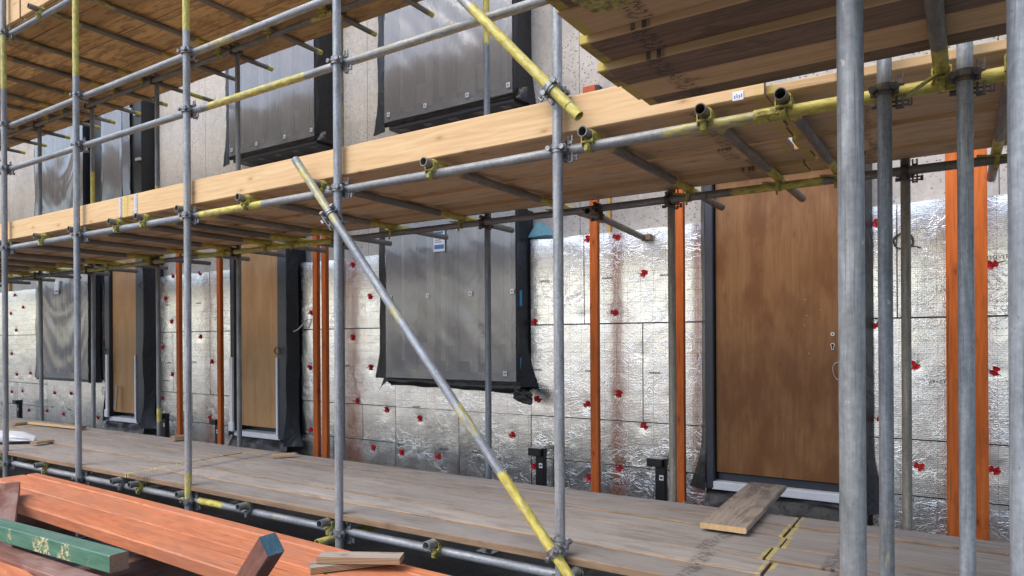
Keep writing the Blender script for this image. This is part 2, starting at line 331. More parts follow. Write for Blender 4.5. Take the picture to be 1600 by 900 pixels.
# ------------------------------------------------------------ mesh builder
class M:
    def __init__(s): s.v = []; s.f = []; s.mi = []; s.sm = []; s.yel = []; s.st = []
    def add(s, vs, fs, mi=0, smooth=False, yel=None, st=None):
        b = len(s.v); s.v += [tuple(p) for p in vs]; n = len(vs)
        s.yel += list(yel) if yel is not None else [0.0] * n
        s.st += list(st) if st is not None else [0.0] * n
        for i, f in enumerate(fs):
            s.f.append(tuple(b + k for k in f)); s.mi.append(mi if isinstance(mi, int) else mi[i]); s.sm.append(smooth)
        return s
    def box(s, x0, x1, y0, y1, z0, z1, c=.003, mi=0, R=None):
        """chamfered box; R optional 4x4"""
        cx, cy, cz = (x0 + x1) / 2, (y0 + y1) / 2, (z0 + z1) / 2
        h = Vector((abs(x1 - x0) / 2, abs(y1 - y0) / 2, abs(z1 - z0) / 2)); c = min(c, min(h) * .45)
        vs = []; idx = {}
        for sx in (-1, 1):
            for sy in (-1, 1):
                for sz in (-1, 1):
                    for a in range(3):
                        p = [sx * (h.x - c), sy * (h.y - c), sz * (h.z - c)]; p[a] = (sx, sy, sz)[a] * h[a]
                        idx[(sx, sy, sz, a)] = len(vs); q = Vector((cx + p[0], cy + p[1], cz + p[2])); vs.append(R @ q if R else q)
        fs = []
        for a in range(3):
            o = [0, 1, 2]; o.remove(a)
            for sg in (-1, 1):
                loop = []
                for (p, q) in ((-1, -1), (1, -1), (1, 1), (-1, 1)):
                    k = [0, 0, 0]; k[a] = sg; k[o[0]] = p; k[o[1]] = q; loop.append(idx[(*k, a)])
                flip = (sg < 0) != (a == 1)
                fs.append(loop[::-1] if flip else loop)
            for p in (-1, 1):
                for q in (-1, 1):
                    k0 = [0, 0, 0]; k1 = [0, 0, 0]; k0[a] = -1; k1[a] = 1
                    for k in (k0, k1): k[o[0]] = p; k[o[1]] = q
                    lp = [idx[(*k0, o[0])], idx[(*k1, o[0])], idx[(*k1, o[1])], idx[(*k0, o[1])]]
                    if (p * q > 0) == (a == 1): lp = lp[::-1]
                    fs.append(lp[::-1] if False else lp)
        for sx in (-1, 1):
            for sy in (-1, 1):
                for sz in (-1, 1):
                    lp = [idx[(sx, sy, sz, a)] for a in range(3)]
                    if sx * sy * sz < 0: lp = lp[::-1]
                    fs.append(lp)
        return s.add(vs, fs, mi)
    def cyl(s, p0, p1, r, n=12, mi=0, r1=None, caps=True):
        p0, p1 = Vector(p0), Vector(p1); d = (p1 - p0).normalized(); a = d.orthogonal().normalized(); b = d.cross(a)
        r1 = r if r1 is None else r1; vs = []
        for p, rr in ((p0, r), (p1, r1)):
            for i in range(n): t_ = 2 * PI * i / n; vs.append(p + (a * math.cos(t_) + b * math.sin(t_)) * rr)
        s.add(vs, [(i, (i + 1) % n, n + (i + 1) % n, n + i) for i in range(n)], mi, True)
        if caps: s.add(vs, [tuple(range(n))[::-1], tuple(range(n, 2 * n))], mi)
        return s
    def band(s, c, ax, r0, r1, w, mi=0, a0=0, a1=2 * PI, ref=None, n=18):
        """shell band round axis ax between radii r0,r1"""
        c = Vector(c); d = Vector(ax).normalized(); a = (Vector(ref) - d * Vector(ref).dot(d)).normalized() if ref else d.orthogonal().normalized(); b = d.cross(a)
        vs = []; full = abs(a1 - a0 - 2 * PI) < 1e-4; m = n if full else n + 1
        for i in range(m):
            t_ = a0 + (a1 - a0) * i / n; e = a * math.cos(t_) + b * math.sin(t_)
            for (rr, h) in ((r1, -w / 2), (r1, w / 2), (r0, w / 2), (r0, -w / 2)): vs.append(c + e * rr + d * h)
        fs = []
        for i in range(n):
            j = (i + 1) % m
            for k in range(4): fs.append((i * 4 + k, j * 4 + k, j * 4 + (k + 1) % 4, i * 4 + (k + 1) % 4))
        if not full: fs += [(0, 1, 2, 3), tuple((m - 1) * 4 + k for k in (3, 2, 1, 0))]
        return s.add(vs, fs, mi)
    def sweep(s, pts, r, n=8, mi=0):
        pts = [Vector(p) for p in pts]; vs = []; a = None
        for i, p in enumerate(pts):
            d = (pts[min(i + 1, len(pts) - 1)] - pts[max(i - 1, 0)]).normalized()
            a = d.orthogonal().normalized() if a is None else (a - d * a.dot(d)).normalized(); b = d.cross(a)
            for k in range(n): t_ = 2 * PI * k / n; vs.append(p + (a * math.cos(t_) + b * math.sin(t_)) * r)
        fs = [(i * n + k, i * n + (k + 1) % n, (i + 1) * n + (k + 1) % n, (i + 1) * n + k) for i in range(len(pts) - 1) for k in range(n)]
        fs += [tuple(range(n))[::-1], tuple(range((len(pts) - 1) * n, len(pts) * n))]
        return s.add(vs, fs, mi, True)
    def grid(s, nx, nz, fn, mi=0, smooth=True):
        vs = [fn(i / nx, j / nz) for j in range(nz + 1) for i in range(nx + 1)]
        fs = [(j * (nx + 1) + i, j * (nx + 1) + i + 1, (j + 1) * (nx + 1) + i + 1, (j + 1) * (nx + 1) + i) for j in range(nz) for i in range(nx)]
        return s.add(vs, fs, mi, smooth)
    def build(s, name, mats, parent=None, origin=None, mw=None):
        """mw: matrix for meshes authored in a local frame; otherwise world-frame verts re-based to origin"""
        me = bpy.data.meshes.new(name)
        if mw is None:
            if origin is None:
                xs = list(zip(*s.v)); origin = ((min(xs[0]) + max(xs[0])) / 2, (min(xs[1]) + max(xs[1])) / 2, min(xs[2]))
            o = Vector(origin); vs = [tuple(Vector(p) - o) for p in s.v]; mw = Matrix.Translation(o)
        else: vs = s.v
        me.from_pydata(vs, [], s.f)
        me.polygons.foreach_set('material_index', s.mi); me.polygons.foreach_set('use_smooth', s.sm)
        for nm, data in (('yel', s.yel), ('stamp', s.st)):
            if any(data):
                a = me.attributes.new(nm, 'FLOAT', 'POINT'); a.data.foreach_set('value', data)
        for m in ([mats] if isinstance(mats, str) else mats): me.materials.append(MATS[m])
        ob = bpy.data.objects.new(name, me); COL.objects.link(ob)
        place(ob, mw, parent); return ob
WM = {}
def place(ob, mw, parent=None):
    WM[ob.name] = mw.copy()
    if parent is not None:
        ob.parent = parent; ob.matrix_local = WM[parent.name].inverted() @ mw
    else: ob.matrix_world = mw
def tag(o, label, cat, group=None):
    o['label'] = label; o['category'] = cat
    if group: o['group'] = group
    return o
def struct(o): o['kind'] = 'structure'; return o
ORD = ['first', 'second', 'third', 'fourth', 'fifth', 'sixth', 'seventh', 'eighth', 'ninth', 'tenth', 'eleventh', 'twelfth', 'thirteenth', 'fourteenth', 'fifteenth', 'sixteenth', 'seventeenth']
def frame(p0, p1, up=(0, 0, 1)):
    p0, p1 = Vector(p0), Vector(p1); x = (p1 - p0).normalized(); u = Vector(up)
    if abs(x.dot(u)) > .99: u = Vector((0, -1, 0))
    y = u.cross(x).normalized(); z = x.cross(y)
    m = Matrix((x, y, z)).transposed().to_4x4(); m.translation = p0; return m, (p1 - p0).length

# ------------------------------------------------------------ scaffold tube (hollow, local X along its length)
TR = .02415
def tube(name, p0, p1, yel=(), mat='tube', parent=None, r=TR, n=22, step=.06):
    mw, L = frame(p0, p1)
    ts = sorted(set([0, L] + [i * step for i in range(1, int(L / step) + 1) if i * step < L - .01]))
    m = M(); vs = []; ye = []
    bend = random.uniform(-1, 1) * .0015 * L
    for t_ in ts:
        y = max([(0.0)] + [k[2] if len(k) > 2 else 1.0 for k in yel if k[0] <= t_ <= k[1]])
        off = bend * math.sin(PI * t_ / L)
        for k in range(n):
            a = 2 * PI * k / n; vs.append((t_, math.cos(a) * r, math.sin(a) * r + off)); ye.append(y)
    fs = [(i * n + k, i * n + (k + 1) % n, (i + 1) * n + (k + 1) % n, (i + 1) * n + k) for i in range(len(ts) - 1) for k in range(n)]
    m.add(vs, fs, 0, True, ye)
    for x0, d, yy in ((0, 1, ye[0]), (L, -1, ye[-1])):
        e = []; ri = r - .0042
        for (xx, rr) in ((x0, r), (x0, ri), (x0 + d * .16, ri)):
            for k in range(n): a = 2 * PI * k / n; e.append((xx, math.cos(a) * rr, math.sin(a) * rr))
        f2 = []
        for q in (0, 1):
            for k in range(n):
                lp = (q * n + k, q * n + (k + 1) % n, (q + 1) * n + (k + 1) % n, (q + 1) * n + k)
                f2.append(lp if d < 0 else lp[::-1])
        m.add(e, f2, 0, False, [yy] * len(e)); m.add(e[2 * n:], [tuple(range(n))], 1)
    return m.build(name, [mat, 'frame_black'], parent, mw=mw)

def coupler(c1, a1, c2, a2, parent, mat='coupler_steel', swivel=False, side=-1, tail=True):
    """right-angle coupler: one band round each tube, saddle between, eye bolts, nuts and hinged flaps"""
    m = M(); c1, c2 = Vector(c1), Vector(c2); a1, a2 = Vector(a1).normalized(), Vector(a2).normalized()
    d = (c2 - c1).normalized(); mid = (c1 + c2) / 2
    for c, a, s_ in ((c1, a1, 1), (c2, a2, -1)):
        m.band(c, a, TR + .0005, TR + .0065, .040, n=20)
        m.band(c, a, TR + .004, TR + .010, .012, n=20)
        t_ = a.cross(d).normalized()
        for q in (-1, 1):
            e = c + t_ * q * (TR + .012)
            m.cyl(e - a * .018 , e + a * .018, .010, 10)                 # hinge lug
            m.cyl(e - d * s_ * .035, e + d * s_ * .028, .0065, 8)          # bolt
            m.cyl(e - d * s_ * .036, e - d * s_ * .022, .0135, 6)          # nut
    R, _ = frame(mid, mid + d)
    m.box(-.012, .012, -.024, .024, -.024, .024, .004, R=R)
    if tail:
        t_ = a1.cross(d).normalized() * side
        for q in (.036, .056):
            m.box(-.003, .003, -.004, .004, -.062, .062, .001, R=Matrix.Translation(c1 + d * .035 + t_ * (q)) @ frame((0, 0, 0), a1)[0].to_3x3().to_4x4() @ Matrix.Rotation(PI / 2, 4, 'Y'))
        e = c1 + d * .035 + t_ * .046
        m.box(-.013, .013, -.005, .005, -.004, .004, .001, R=Matrix.Translation(e - a1 * .06) @ frame((0, 0, 0), t_)[0].to_3x3().to_4x4())
        m.box(-.013, .013, -.006, .006, -.008, .008, .001, R=Matrix.Translation(e + a1 * .03) @ frame((0, 0, 0), t_)[0].to_3x3().to_4x4())
        for k_ in (-.034, -.050):
            m.cyl(c2 + t_ * .018 + a1 * k_ - d * .01, c2 + t_ * .085 + a1 * k_ - d * .01, .0042, 6)
        m.cyl(c2 + t_ * .078 - a1 * .030 - d * .01, c2 + t_ * .078 - a1 * .056 - d * .01, .0075, 6)
        m.cyl(c2 - t_ * .045 - a1 * .040 - d * .01, c2 - t_ * .02 - a1 * .040 - d * .01, .010, 6)
    return m.build('coupler', mat, parent)

def clip(x, yl, zl, zt, parent, mat='yellow_paint', s=1):
    """band clip tying a transom (above, along Y) to a ledger (below, along X)"""
    m = M(); c = Vector((x, yl, zl)); ct = Vector((x, yl, zt))
    m.band(c + Vector((.0, 0, 0)), (1, 0, 0), TR + .001, TR + .006, .026, n=16)
    m.band(ct, (0, 1, 0), TR + .001, TR + .0045, .022, a0=PI * 1.0, a1=PI * 2.0, ref=(1, 0, 0), n=12)
    for q in (-1, 1):
        m.box(x + q * (TR + .004) - .003, x + q * (TR + .004) + .003, yl - TR - .014, yl - TR + .012, zl - .002, zt + .004, .001)
    m.box(x - .012, x + .012, yl - TR - .012, yl - TR - .002, zl - .034, zl + .022, .003)
    m.cyl((x - .026, yl - TR - .014, zl + .014), (x + .032, yl - TR - .014, zl + .014), .006, 8)
    m.cyl((x + .022, yl - TR - .014, zl + .014), (x + .034, yl - TR - .014, zl + .014), .011, 6)
    m.box(x - .011, x + .011, yl - TR - .026, yl - TR - .008, zl - .03, zl - .004, .003)
    return m.build('clip', mat, parent)
def plate_clip(x, yl, zl, zt, parent, mat='yellow_paint'):
    """clip with a flat wedge plate standing off below the transom"""
    m = M()
    m.band((x, yl, zl), (1, 0, 0), TR + .001, TR + .006, .024, n=16)
    R = Matrix.Translation((x - .01, yl - .03, zt - .032)) @ Matrix.Rotation(.12, 4, 'Y')
    m.box(-.075, .055, -.016, .016, -.004, .004, .001, R=R)
    m.box(x - .012, x + .012, yl - TR - .014, yl - TR - .002, zl - .035, zt - .02, .003)
    m.cyl((x - .004, yl - TR - .012, zl - .03), (x - .004, yl - TR - .012, zl - .055), .007, 8)
    return m.build('clip', mat, parent)

# ------------------------------------------------------------ boards and timbers (local X along the grain)
def timber(name, p0, p1, w_, t_, mats, parent=None, up=(0, 0, 1), c=.004, warp=.0, yel=(), stamp=(), step=.12, endmi=1):
    """w_ across (local Y), t_ thick (local Z), axis at the centre of the section. mats: [broad faces, narrow faces, ends]"""
    mw, L = frame(p0, p1, up)
    cuts = set([0.0, L]); k = step
    while k < L - .01: cuts.add(round(k, 4)); k += step
    for a in tuple(yel) + tuple(stamp):
        for e in (a[0], a[1]):
            for q in (-.011, .011):
                if 0 < e + q < L: cuts.add(round(e + q, 4))
    ts = sorted(cuts); hy, hz = w_ / 2, t_ / 2; c = min(c, hz * .5)
    sec = [(-hy, -hz + c), (-hy + c, -hz), (hy - c, -hz), (hy, -hz + c), (hy, hz - c), (hy - c, hz), (-hy + c, hz), (-hy, hz - c)]
    sidemi = [1, 0, 1, 1, 1, 0, 1, 1]
    sd_ = random.uniform(0, 99); vs = []; ye = []; ss = []
    for x in ts:
        wy = warp * noise.noise((x * .4, sd_, 0)); wz = warp * noise.noise((x * .4, sd_, 9))
        y = 1.0 if any(a[0] <= x <= a[1] for a in yel) else 0.0; q = 1.0 if any(a[0] <= x <= a[1] for a in stamp) else 0.0
        for (a, b) in sec: vs.append((x, a + wy, b + wz)); ye.append(y); ss.append(q)
    m = M(); fs = []; mi = []
    for i in range(len(ts) - 1):
        for k in range(8):
            fs.append((i * 8 + k, i * 8 + (k + 1) % 8, (i + 1) * 8 + (k + 1) % 8, (i + 1) * 8 + k)[::-1]); mi.append(sidemi[k])
    fs += [tuple(range(8)), tuple(range((len(ts) - 1) * 8, len(ts) * 8))[::-1]]; mi += [2, 2]
    m.add(vs, fs, mi, False, ye, ss)
    mats = list(mats) + [mats[-1]] * (3 - len(mats))
    return m.build(name, mats, parent, mw=mw)

def recalc(o):
    import bmesh
    b = bmesh.new(); b.from_mesh(o.data); bmesh.ops.recalc_face_normals(b, faces=b.faces); b.to_mesh(o.data); b.free()

def word(txt, size, mw, mat, parent, name='printed_word', extrude=.0006, spacing=1.0):
    cu = bpy.data.curves.new('t', 'FONT'); cu.body = txt; cu.size = size; cu.extrude = extrude; cu.align_x = 'CENTER'; cu.align_y = 'CENTER'; cu.space_character = spacing; cu.resolution_u = 2
    tmp = bpy.data.objects.new('t', cu); COL.objects.link(tmp)
    me = bpy.data.meshes.new_from_object(tmp); bpy.data.objects.remove(tmp)
    me.materials.clear(); me.materials.append(MATS[mat])
    o = bpy.data.objects.new(name, me); COL.objects.link(o); place(o, mw, parent); return o
FACE = Matrix.Rotation(PI / 2, 4, 'X')        # text facing -Y, upright

# ============================================================ GROUND
g = M(); g.grid(60, 60, lambda u, v: ((u - .5) * 160, (v - .5) * 160, 0.0), smooth=False)
struct(g.build('ground', 'ground', origin=(0, 0, 0)))

# ============================================================ HOUSE
YC, YI, YF = 5.42, 5.30, 5.13          # concrete face, foil face, front of window and door frames
def wx(x, Y=YF): return at(x, 541, Y)[0]
house = None
zs = lambda x, y, Y=YF: at(x, y, Y)[1]
WIN = [  # x0,x1,z0,z1, kind
    dict(x0=wx(603), x1=wx(806), z0=zs(603, 588), z1=2.78, k='low1'),
    dict(x0=wx(57), x1=wx(138), z0=zs(60, 588), z1=2.78, k='low3'),
    dict(x0=wx(603), x1=wx(803), z0=zs(603, 190), z1=5.45, k='up1'),
    dict(x0=wx(360), x1=wx(493), z0=zs(360, 243), z1=5.45, k='up2'),
    dict(x0=wx(56), x1=wx(131), z0=zs(56, 345), z1=5.45, k='up3'),
    dict(x0=wx(160), x1=wx(192), z0=zs(160, 345), z1=5.45, k='up4')]
DOOR = [
    dict(x0=wx(1118, 5.18), x1=wx(1326, 5.18), f0=wx(1101), f1=wx(1349), z0=zs(1118, 741, 5.18), k='A'),
    dict(x0=wx(371, 5.18), x1=wx(438, 5.18), f0=wx(359), f1=wx(447), z0=zs(371, 666, 5.18), k='B'),
    dict(x0=wx(176, 5.18), x1=wx(217, 5.18), f0=wx(163), f1=wx(224), z0=zs(176, 645, 5.18), k='C')]
DTOP = 2.82
open_ = [(w_['x0'], w_['x1'], w_['z0'], w_['z1']) for w_ in WIN] + [(d['x0'], d['x1'], d['z0'], DTOP) for d in DOOR]
joints = [at(x, 100, YC)[0] for x in (320, 905, 1560)] + [at(575, 300, YC)[0], -9.4, -14.2]
def wall_mesh():
    X0, X1, Z0, Z1 = -26.0, 6.0, .0, 6.6
    xs = sorted(set([X0, X1] + [v for o in open_ for v in o[:2]] + [j + q for j in joints for q in (-.0025, .0025)]))
    zz = sorted(set([Z0, Z1] + [v for o in open_ for v in o[2:]]))
    def solid(cx, cz):
        if any(o[0] < cx < o[1] and o[2] < cz < o[3] for o in open_): return False
        if any(abs(cx - j) < .0025 for j in joints): return False
        return True
    m = M(); T = .22
    nx, nz = len(xs) - 1, len(zz) - 1
    S_ = [[solid((xs[i] + xs[i + 1]) / 2, (zz[j] + zz[j + 1]) / 2) for j in range(nz)] for i in range(nx)]
    for i in range(nx):
        for j in range(nz):
            x0, x1, z0, z1 = xs[i], xs[i + 1], zz[j], zz[j + 1]
            if not S_[i][j]: continue
            m.add([(x0, YC, z0), (x1, YC, z0), (x1, YC, z1), (x0, YC, z1)], [(0, 1, 2, 3)])
            if i == 0 or not S_[i - 1][j]: m.add([(x0, YC, z0), (x0, YC, z1), (x0, YC + T, z1), (x0, YC + T, z0)], [(0, 1, 2, 3)])
            if i == nx - 1 or not S_[i + 1][j]: m.add([(x1, YC, z0), (x1, YC + T, z0), (x1, YC + T, z1), (x1, YC, z1)], [(0, 1, 2, 3)])
            if j == 0 or not S_[i][j - 1]: m.add([(x0, YC, z0), (x0, YC + T, z0), (x1, YC + T, z0), (x1, YC, z0)], [(0, 1, 2, 3)])
            if j == nz - 1 or not S_[i][j + 1]: m.add([(x0, YC, z1), (x1, YC, z1), (x1, YC + T, z1), (x0, YC + T, z1)], [(0, 1, 2, 3)])
    return m
house = bpy.data.objects.new('house', None); COL.objects.link(house); place(house, Matrix.Translation((-8, YC, 0)))
tag(house, 'unfinished concrete panel house front with sheeted windows and boarded doors', 'house')
wall_mesh().build('wall', 'concrete', house)
m = M(); m.box(-26, 6, 6.6, 6.75, 0, 6.6, 0); m.box(-26, 6, 5.66, 6.58, 3.05, 3.25, 0); m.box(-26, 6, 5.66, 6.58, -.0, .5, 0); m.box(-26, 6, 5.43, 6.6, 6.62, 6.7, 0)
m.build('room_lining', 'inside_wall', house)

def sheet_mesh(x0, x1, z0, z1, Y, sd_, amp=.010, sag=0):
    def fn(u, v):
        x = x0 + (x1 - x0) * u; z = z0 + (z1 - z0) * v
        edge = min(u, 1 - u, v * 1.4, 1) ; e = min(1, edge * 8)
        f = noise.noise((x * 2.6 + sd_, z * 1.5, 0)) + .5 * noise.noise((x * 7 + z * 5 + sd_, z * 3.4, 3))
        d = amp * e * f
        if sag:   # swag folds hanging between the top corners
            uu = (u - .5) * 2; cur = (v - uu * uu * .55)
            d -= sag * e * (.5 + .5 * math.sin(cur * 26 + noise.noise((x * 2, z * 2, sd_)) * 3)) * max(0, 1 - abs(v - .45) * 1.7)
        return (x, Y + d, z)
    return M().grid(int((x1 - x0) / .025) + 2, int((z1 - z0) / .03) + 2, fn)
def drape(x0, x1, z0, z1, Y, sd_, amp=.02, flare=0, push=0, nx=10, Y2=None):
    """thin membrane strip with thickness, its foot flaring sideways"""
    Y2 = Y if Y2 is None else Y2
    def mk(off):
        def fn(u, v):
            z = z0 + (z1 - z0) * v; k = max(0, 1 - v * (z1 - z0) / .45)
            x = x0 + (x1 - x0) * u + flare * k * k * (1.0 if flare > 0 else 1.0) * (u if flare > 0 else (1 - u))
            y = Y + (Y2 - Y) * u + amp * noise.noise((x * 9 + sd_, z * 2.4, 0)) + amp * .5 * noise.noise((x * 22, z * 9 + sd_, 4)) - push * k + off
            return (x + .3 * amp * noise.noise((sd_, z * 3, 7)), y, z)
        return fn
    m = M(); nz = max(6, int((z1 - z0) / .05)); m.grid(nx, nz, mk(0)); m.grid(nx, nz, mk(.002)); return m

for wi, w_ in enumerate(WIN):
    x0, x1, z0, z1, k = w_['x0'], w_['x1'], w_['z0'], w_['z1'], w_['k']
    W_ = x1 - x0; fb = .06
    m = M()
    # outer casing proud of the wall, mitred ring of four boxes
    m.box(x0 - .012, x0 + fb, YF + .012, YC + .08, z0 - .02, z1, .003)
    m.box(x1 - fb, x1 + .012, YF + .012, YC + .08, z0 - .02, z1, .003)
    m.box(x0 + fb, x1 - fb, YF + .014, YC + .08, z0 - .02, z0 + .06, .003)
    m.box(x0 + fb, x1 - fb, YF + .014, YC + .08, z1 - .07, z1, .003)
    if W_ > 1:
        m.box(x0 + W_ * .5 - .035, x0 + W_ * .5 + .035, YF + .06, YC, z0 + .06, z1 - .07, .003)
    win = m.build('window', 'frame_dark', house)
    g = M()
    for q in range(1, 6 if W_ > 1 else 2):      # batten studs and board strips behind the polythene
        cx = x0 + W_ * q / (6 if W_ > 1 else 2); g.box(cx - .045 - .03 * (q % 2), cx + .045 + .03 * (q % 2), YF + .075, YF + .10, z0 + .05, z1 - .07, .002, mi=q % 2)
    g.box(x0 + .05, x1 - .05, YF + .16, YF + .18, z0 + .05, z1 - .06, .001, mi=2)
    if W_ > 1:
        for (fa, fb_) in ((.07, .13), (.40, .46), (.54, .63), (.87, .93)): g.box(x0 + W_ * fa, x0 + W_ * fb_, YF + .11, YF + .13, z0 + .16, z1 - .07, .002, mi=0)
        g.box(x0 + W_ * .20, x0 + W_ * .30, YF + .11, YF + .13, z0 + .14, z0 + .34, .002, mi=0); g.box(x0 + W_ * .70, x0 + W_ * .80, YF + .11, YF + .13, z0 + .14, z0 + .38, .002, mi=0)
    g.build('backing_board', ['inside_strip', 'inside_wall', 'sill_board'], win)
    sm = sheet_mesh(x0, x1, z0 - .01, z1, YF, wi * 7.3, .016 if k in ('up3', 'up4') else .009, sag={'low3': .012, 'up3': .016}.get(k, 0))
    sm.build('plastic_sheet', 'polythene', win)
    # little square washers pinning the sheet
    if W_ > 1 and k not in ('low3', 'up3'):
        for (fx_, fz_) in ((.02, .0), (.33, .0), (.66, .0), (.955, .0)):
            if k == 'low1': pts = [(x0 + W_ * fx_ + .04, z0 + .79)] + ([(x1 - .11, z0 + .06)] if fx_ > .9 else [])
            else: pts = [(x0 + W_ * fx_ + .03, z0 + .06)]
            for (px, pz) in pts:
                q = M(); q.box(px - .02, px + .02, YF - .012, YF - .007, pz - .022, pz + .022, .001, mi=0); q.cyl((px, YF - .012, pz), (px, YF - .016, pz), .007, 8, mi=1)
                q.build('washer', ['label_white', 'ink'], win)
    # black membrane down both sides and along the foot
    up = k.startswith('up')
    L_ = drape(x0 - (.14 if up else .13), x0 + .004, z0 - (.10 if up else .02), z1, YF + .05, wi * 3.1, .018, flare=-.06, Y2=YF + .0)
    L_.build('membrane', 'membrane', win)
    if k != 'up4':
        R_ = drape(x1 + .008, x1 + .03, z0 - .06, z1, YF - .002, wi * 5.7, .014, flare=.10 if k == 'low1' else .05, push=0, Y2=YC - .01 if up else YI - .01)
        R_.build('membrane', 'membrane', win)
    if k == 'low1':
        def roll(u, v):
            x = x0 + .03 + (x1 - x0 + .05) * u; a = v * PI * 1.25 - .9; r_ = .055 + .03 * u + .015 * noise.noise((x * 5, a, 0))
            return (x + .05 * noise.noise((x * 3, a * 2, 5)) , YF + .05 - math.cos(a) * r_, z0 - .045 - .02 * u * u - math.sin(a) * r_ * .75)
        q = M(); q.grid(46, 12, roll)
        q.grid(8, 8, lambda u, v: (x1 - .02 + u * .20, YF - .02 + .05 * noise.noise((u * 4, v * 4, 2)), z0 - .03 - u * .07 - v * (.13 - .02 * u) + .012 * math.sin(v * 9 + u * 4)))
        q.grid(5, 6, lambda u, v: (x0 - .05 + .09 * (1 - v) * u - .06 * v, YF + .02, z0 - .02 - .13 * v * (1 - u * .2)))
        q.build('membrane', 'membrane', win)
        for z_ in (z0 + .32, z0 + .92):
            q = M(); q.box(x1 + .016, x1 + .022, YF + .04, YF + .075, z_ - .26, z_ - .12, .001); q.build('tape', 'tape_blue', win)
        q = M(); sx = at(688, 377, YF)[0]; sz = at(688, 377, YF)[1]
        q.box(sx - .068, sx + .068, YF - .019, YF - .017, sz - .10, sz + .11, .0005, mi=0); q.box(sx - .058, sx + .058, YF - .0205, YF - .0192, sz - .075, sz - .035, .0003, mi=1)
        q.box(sx - .05, sx + .05, YF - .0205, YF - .0192, sz + .07, sz + .09, .0003, mi=1)
        for r_ in range(4): q.box(sx - .05, sx + .03 - .012 * (r_ % 2), YF - .0205, YF - .0192, sz - .012 + r_ * .02, sz - .006 + r_ * .02, .0003, mi=2)
        q.build('sticker', ['label_white', 'label_blue', 'ink'], win)
    elif k == 'low3':
        q = M(); q.box(x0 + .02, x1 + .05, YF - .02, YF + .1, z0 - .045, z0 - .015, .008); q.build('membrane', 'membrane', win)
        sx, sz = at(92, 449, YF); q = M(); q.box(sx - .06, sx + .06, YF - .036, YF - .034, sz - .10, sz + .1, .0005); q.box(sx - .045, sx + .045, YF - .038, YF - .0362, sz - .08, sz - .05, .0003, mi=1)
        q.build('sticker', ['label_white', 'label_blue'], win)
    if up and k != 'up4':
        q = M(); q.box(x0 + .03, x1 + .0, YF + .03, YC - .004, z0 - .085, z0 - .026, .004)
        q.build('sill', 'frame_dark', win)
        q = M(); q.grid(40, 6, lambda u, v: (x0 - .01 + (x1 - x0 + .06) * u, YF - .008 + .03 * v + .012 * noise.noise((u * 22, v * 3, wi)), z0 - .018 - .035 * v + .006 * noise.noise((u * 30, 0, wi))))
        q.grid(8, 8, lambda u, v: (x1 - .01 + u * .13, YF + .06 - .07 * math.sin(u * 3) * v, z0 + .06 - .11 * v - .03 * u + .02 * noise.noise((u * 5, v * 5, 1))))
        q.build('membrane', 'membrane', win)
        for q_ in range(5):
            bx = x0 + W_ * (.12 + .2 * q_); q = M()
            q.box(bx - .05, bx + .05, YF + .06, YF + .13, z0 - .0895, z0 - .0865, .0005)
            q.box(bx + .02, bx + .026, YC - .012, YC - .0005, z0 - .32, z0 - .09, .001); q.box(bx + .018, bx + .03, YF + .10, YC - .006, z0 - .093, z0 - .0875, .0005)
            q.sweep([(bx - .01, YC - .006, z0 - .13), (bx - .02, YC - .012, z0 - .17), (bx + .002, YC - .012, z0 - .21)], .005, 6)
            q.build('sill_bracket', 'coupler_steel', win)
    if k == 'up4':
        q = M(); q.box(x0 - .56, x0 - .015, YF + .09, YC - .004, z0, z1, .004); q.box(x1 + .015, x1 + .34, YF + .09, YC - .004, z0, z1, .004)
        q.build('jamb_panel', 'frame_black', win)
        drape(x1 + .014, x1 + .10, z0, z1, YF, 3, .01, flare=.12, Y2=YF + .06).build('plastic_sheet', 'polythene', win)
        for (bx, bz) in ((x0 - .09, z0 + .62), (x1 + .30, z0 + .78), (x1 + .30, z0 + .12), (x1 + .26, z0 + 1.42), (x1 + .1, z0 + 1.5)):
            q = M(); q.box(bx - .05, bx + .05, YF + .05, YF + .085, bz - .02, bz + .02, .003); q.build('bracket', 'zinc', win)

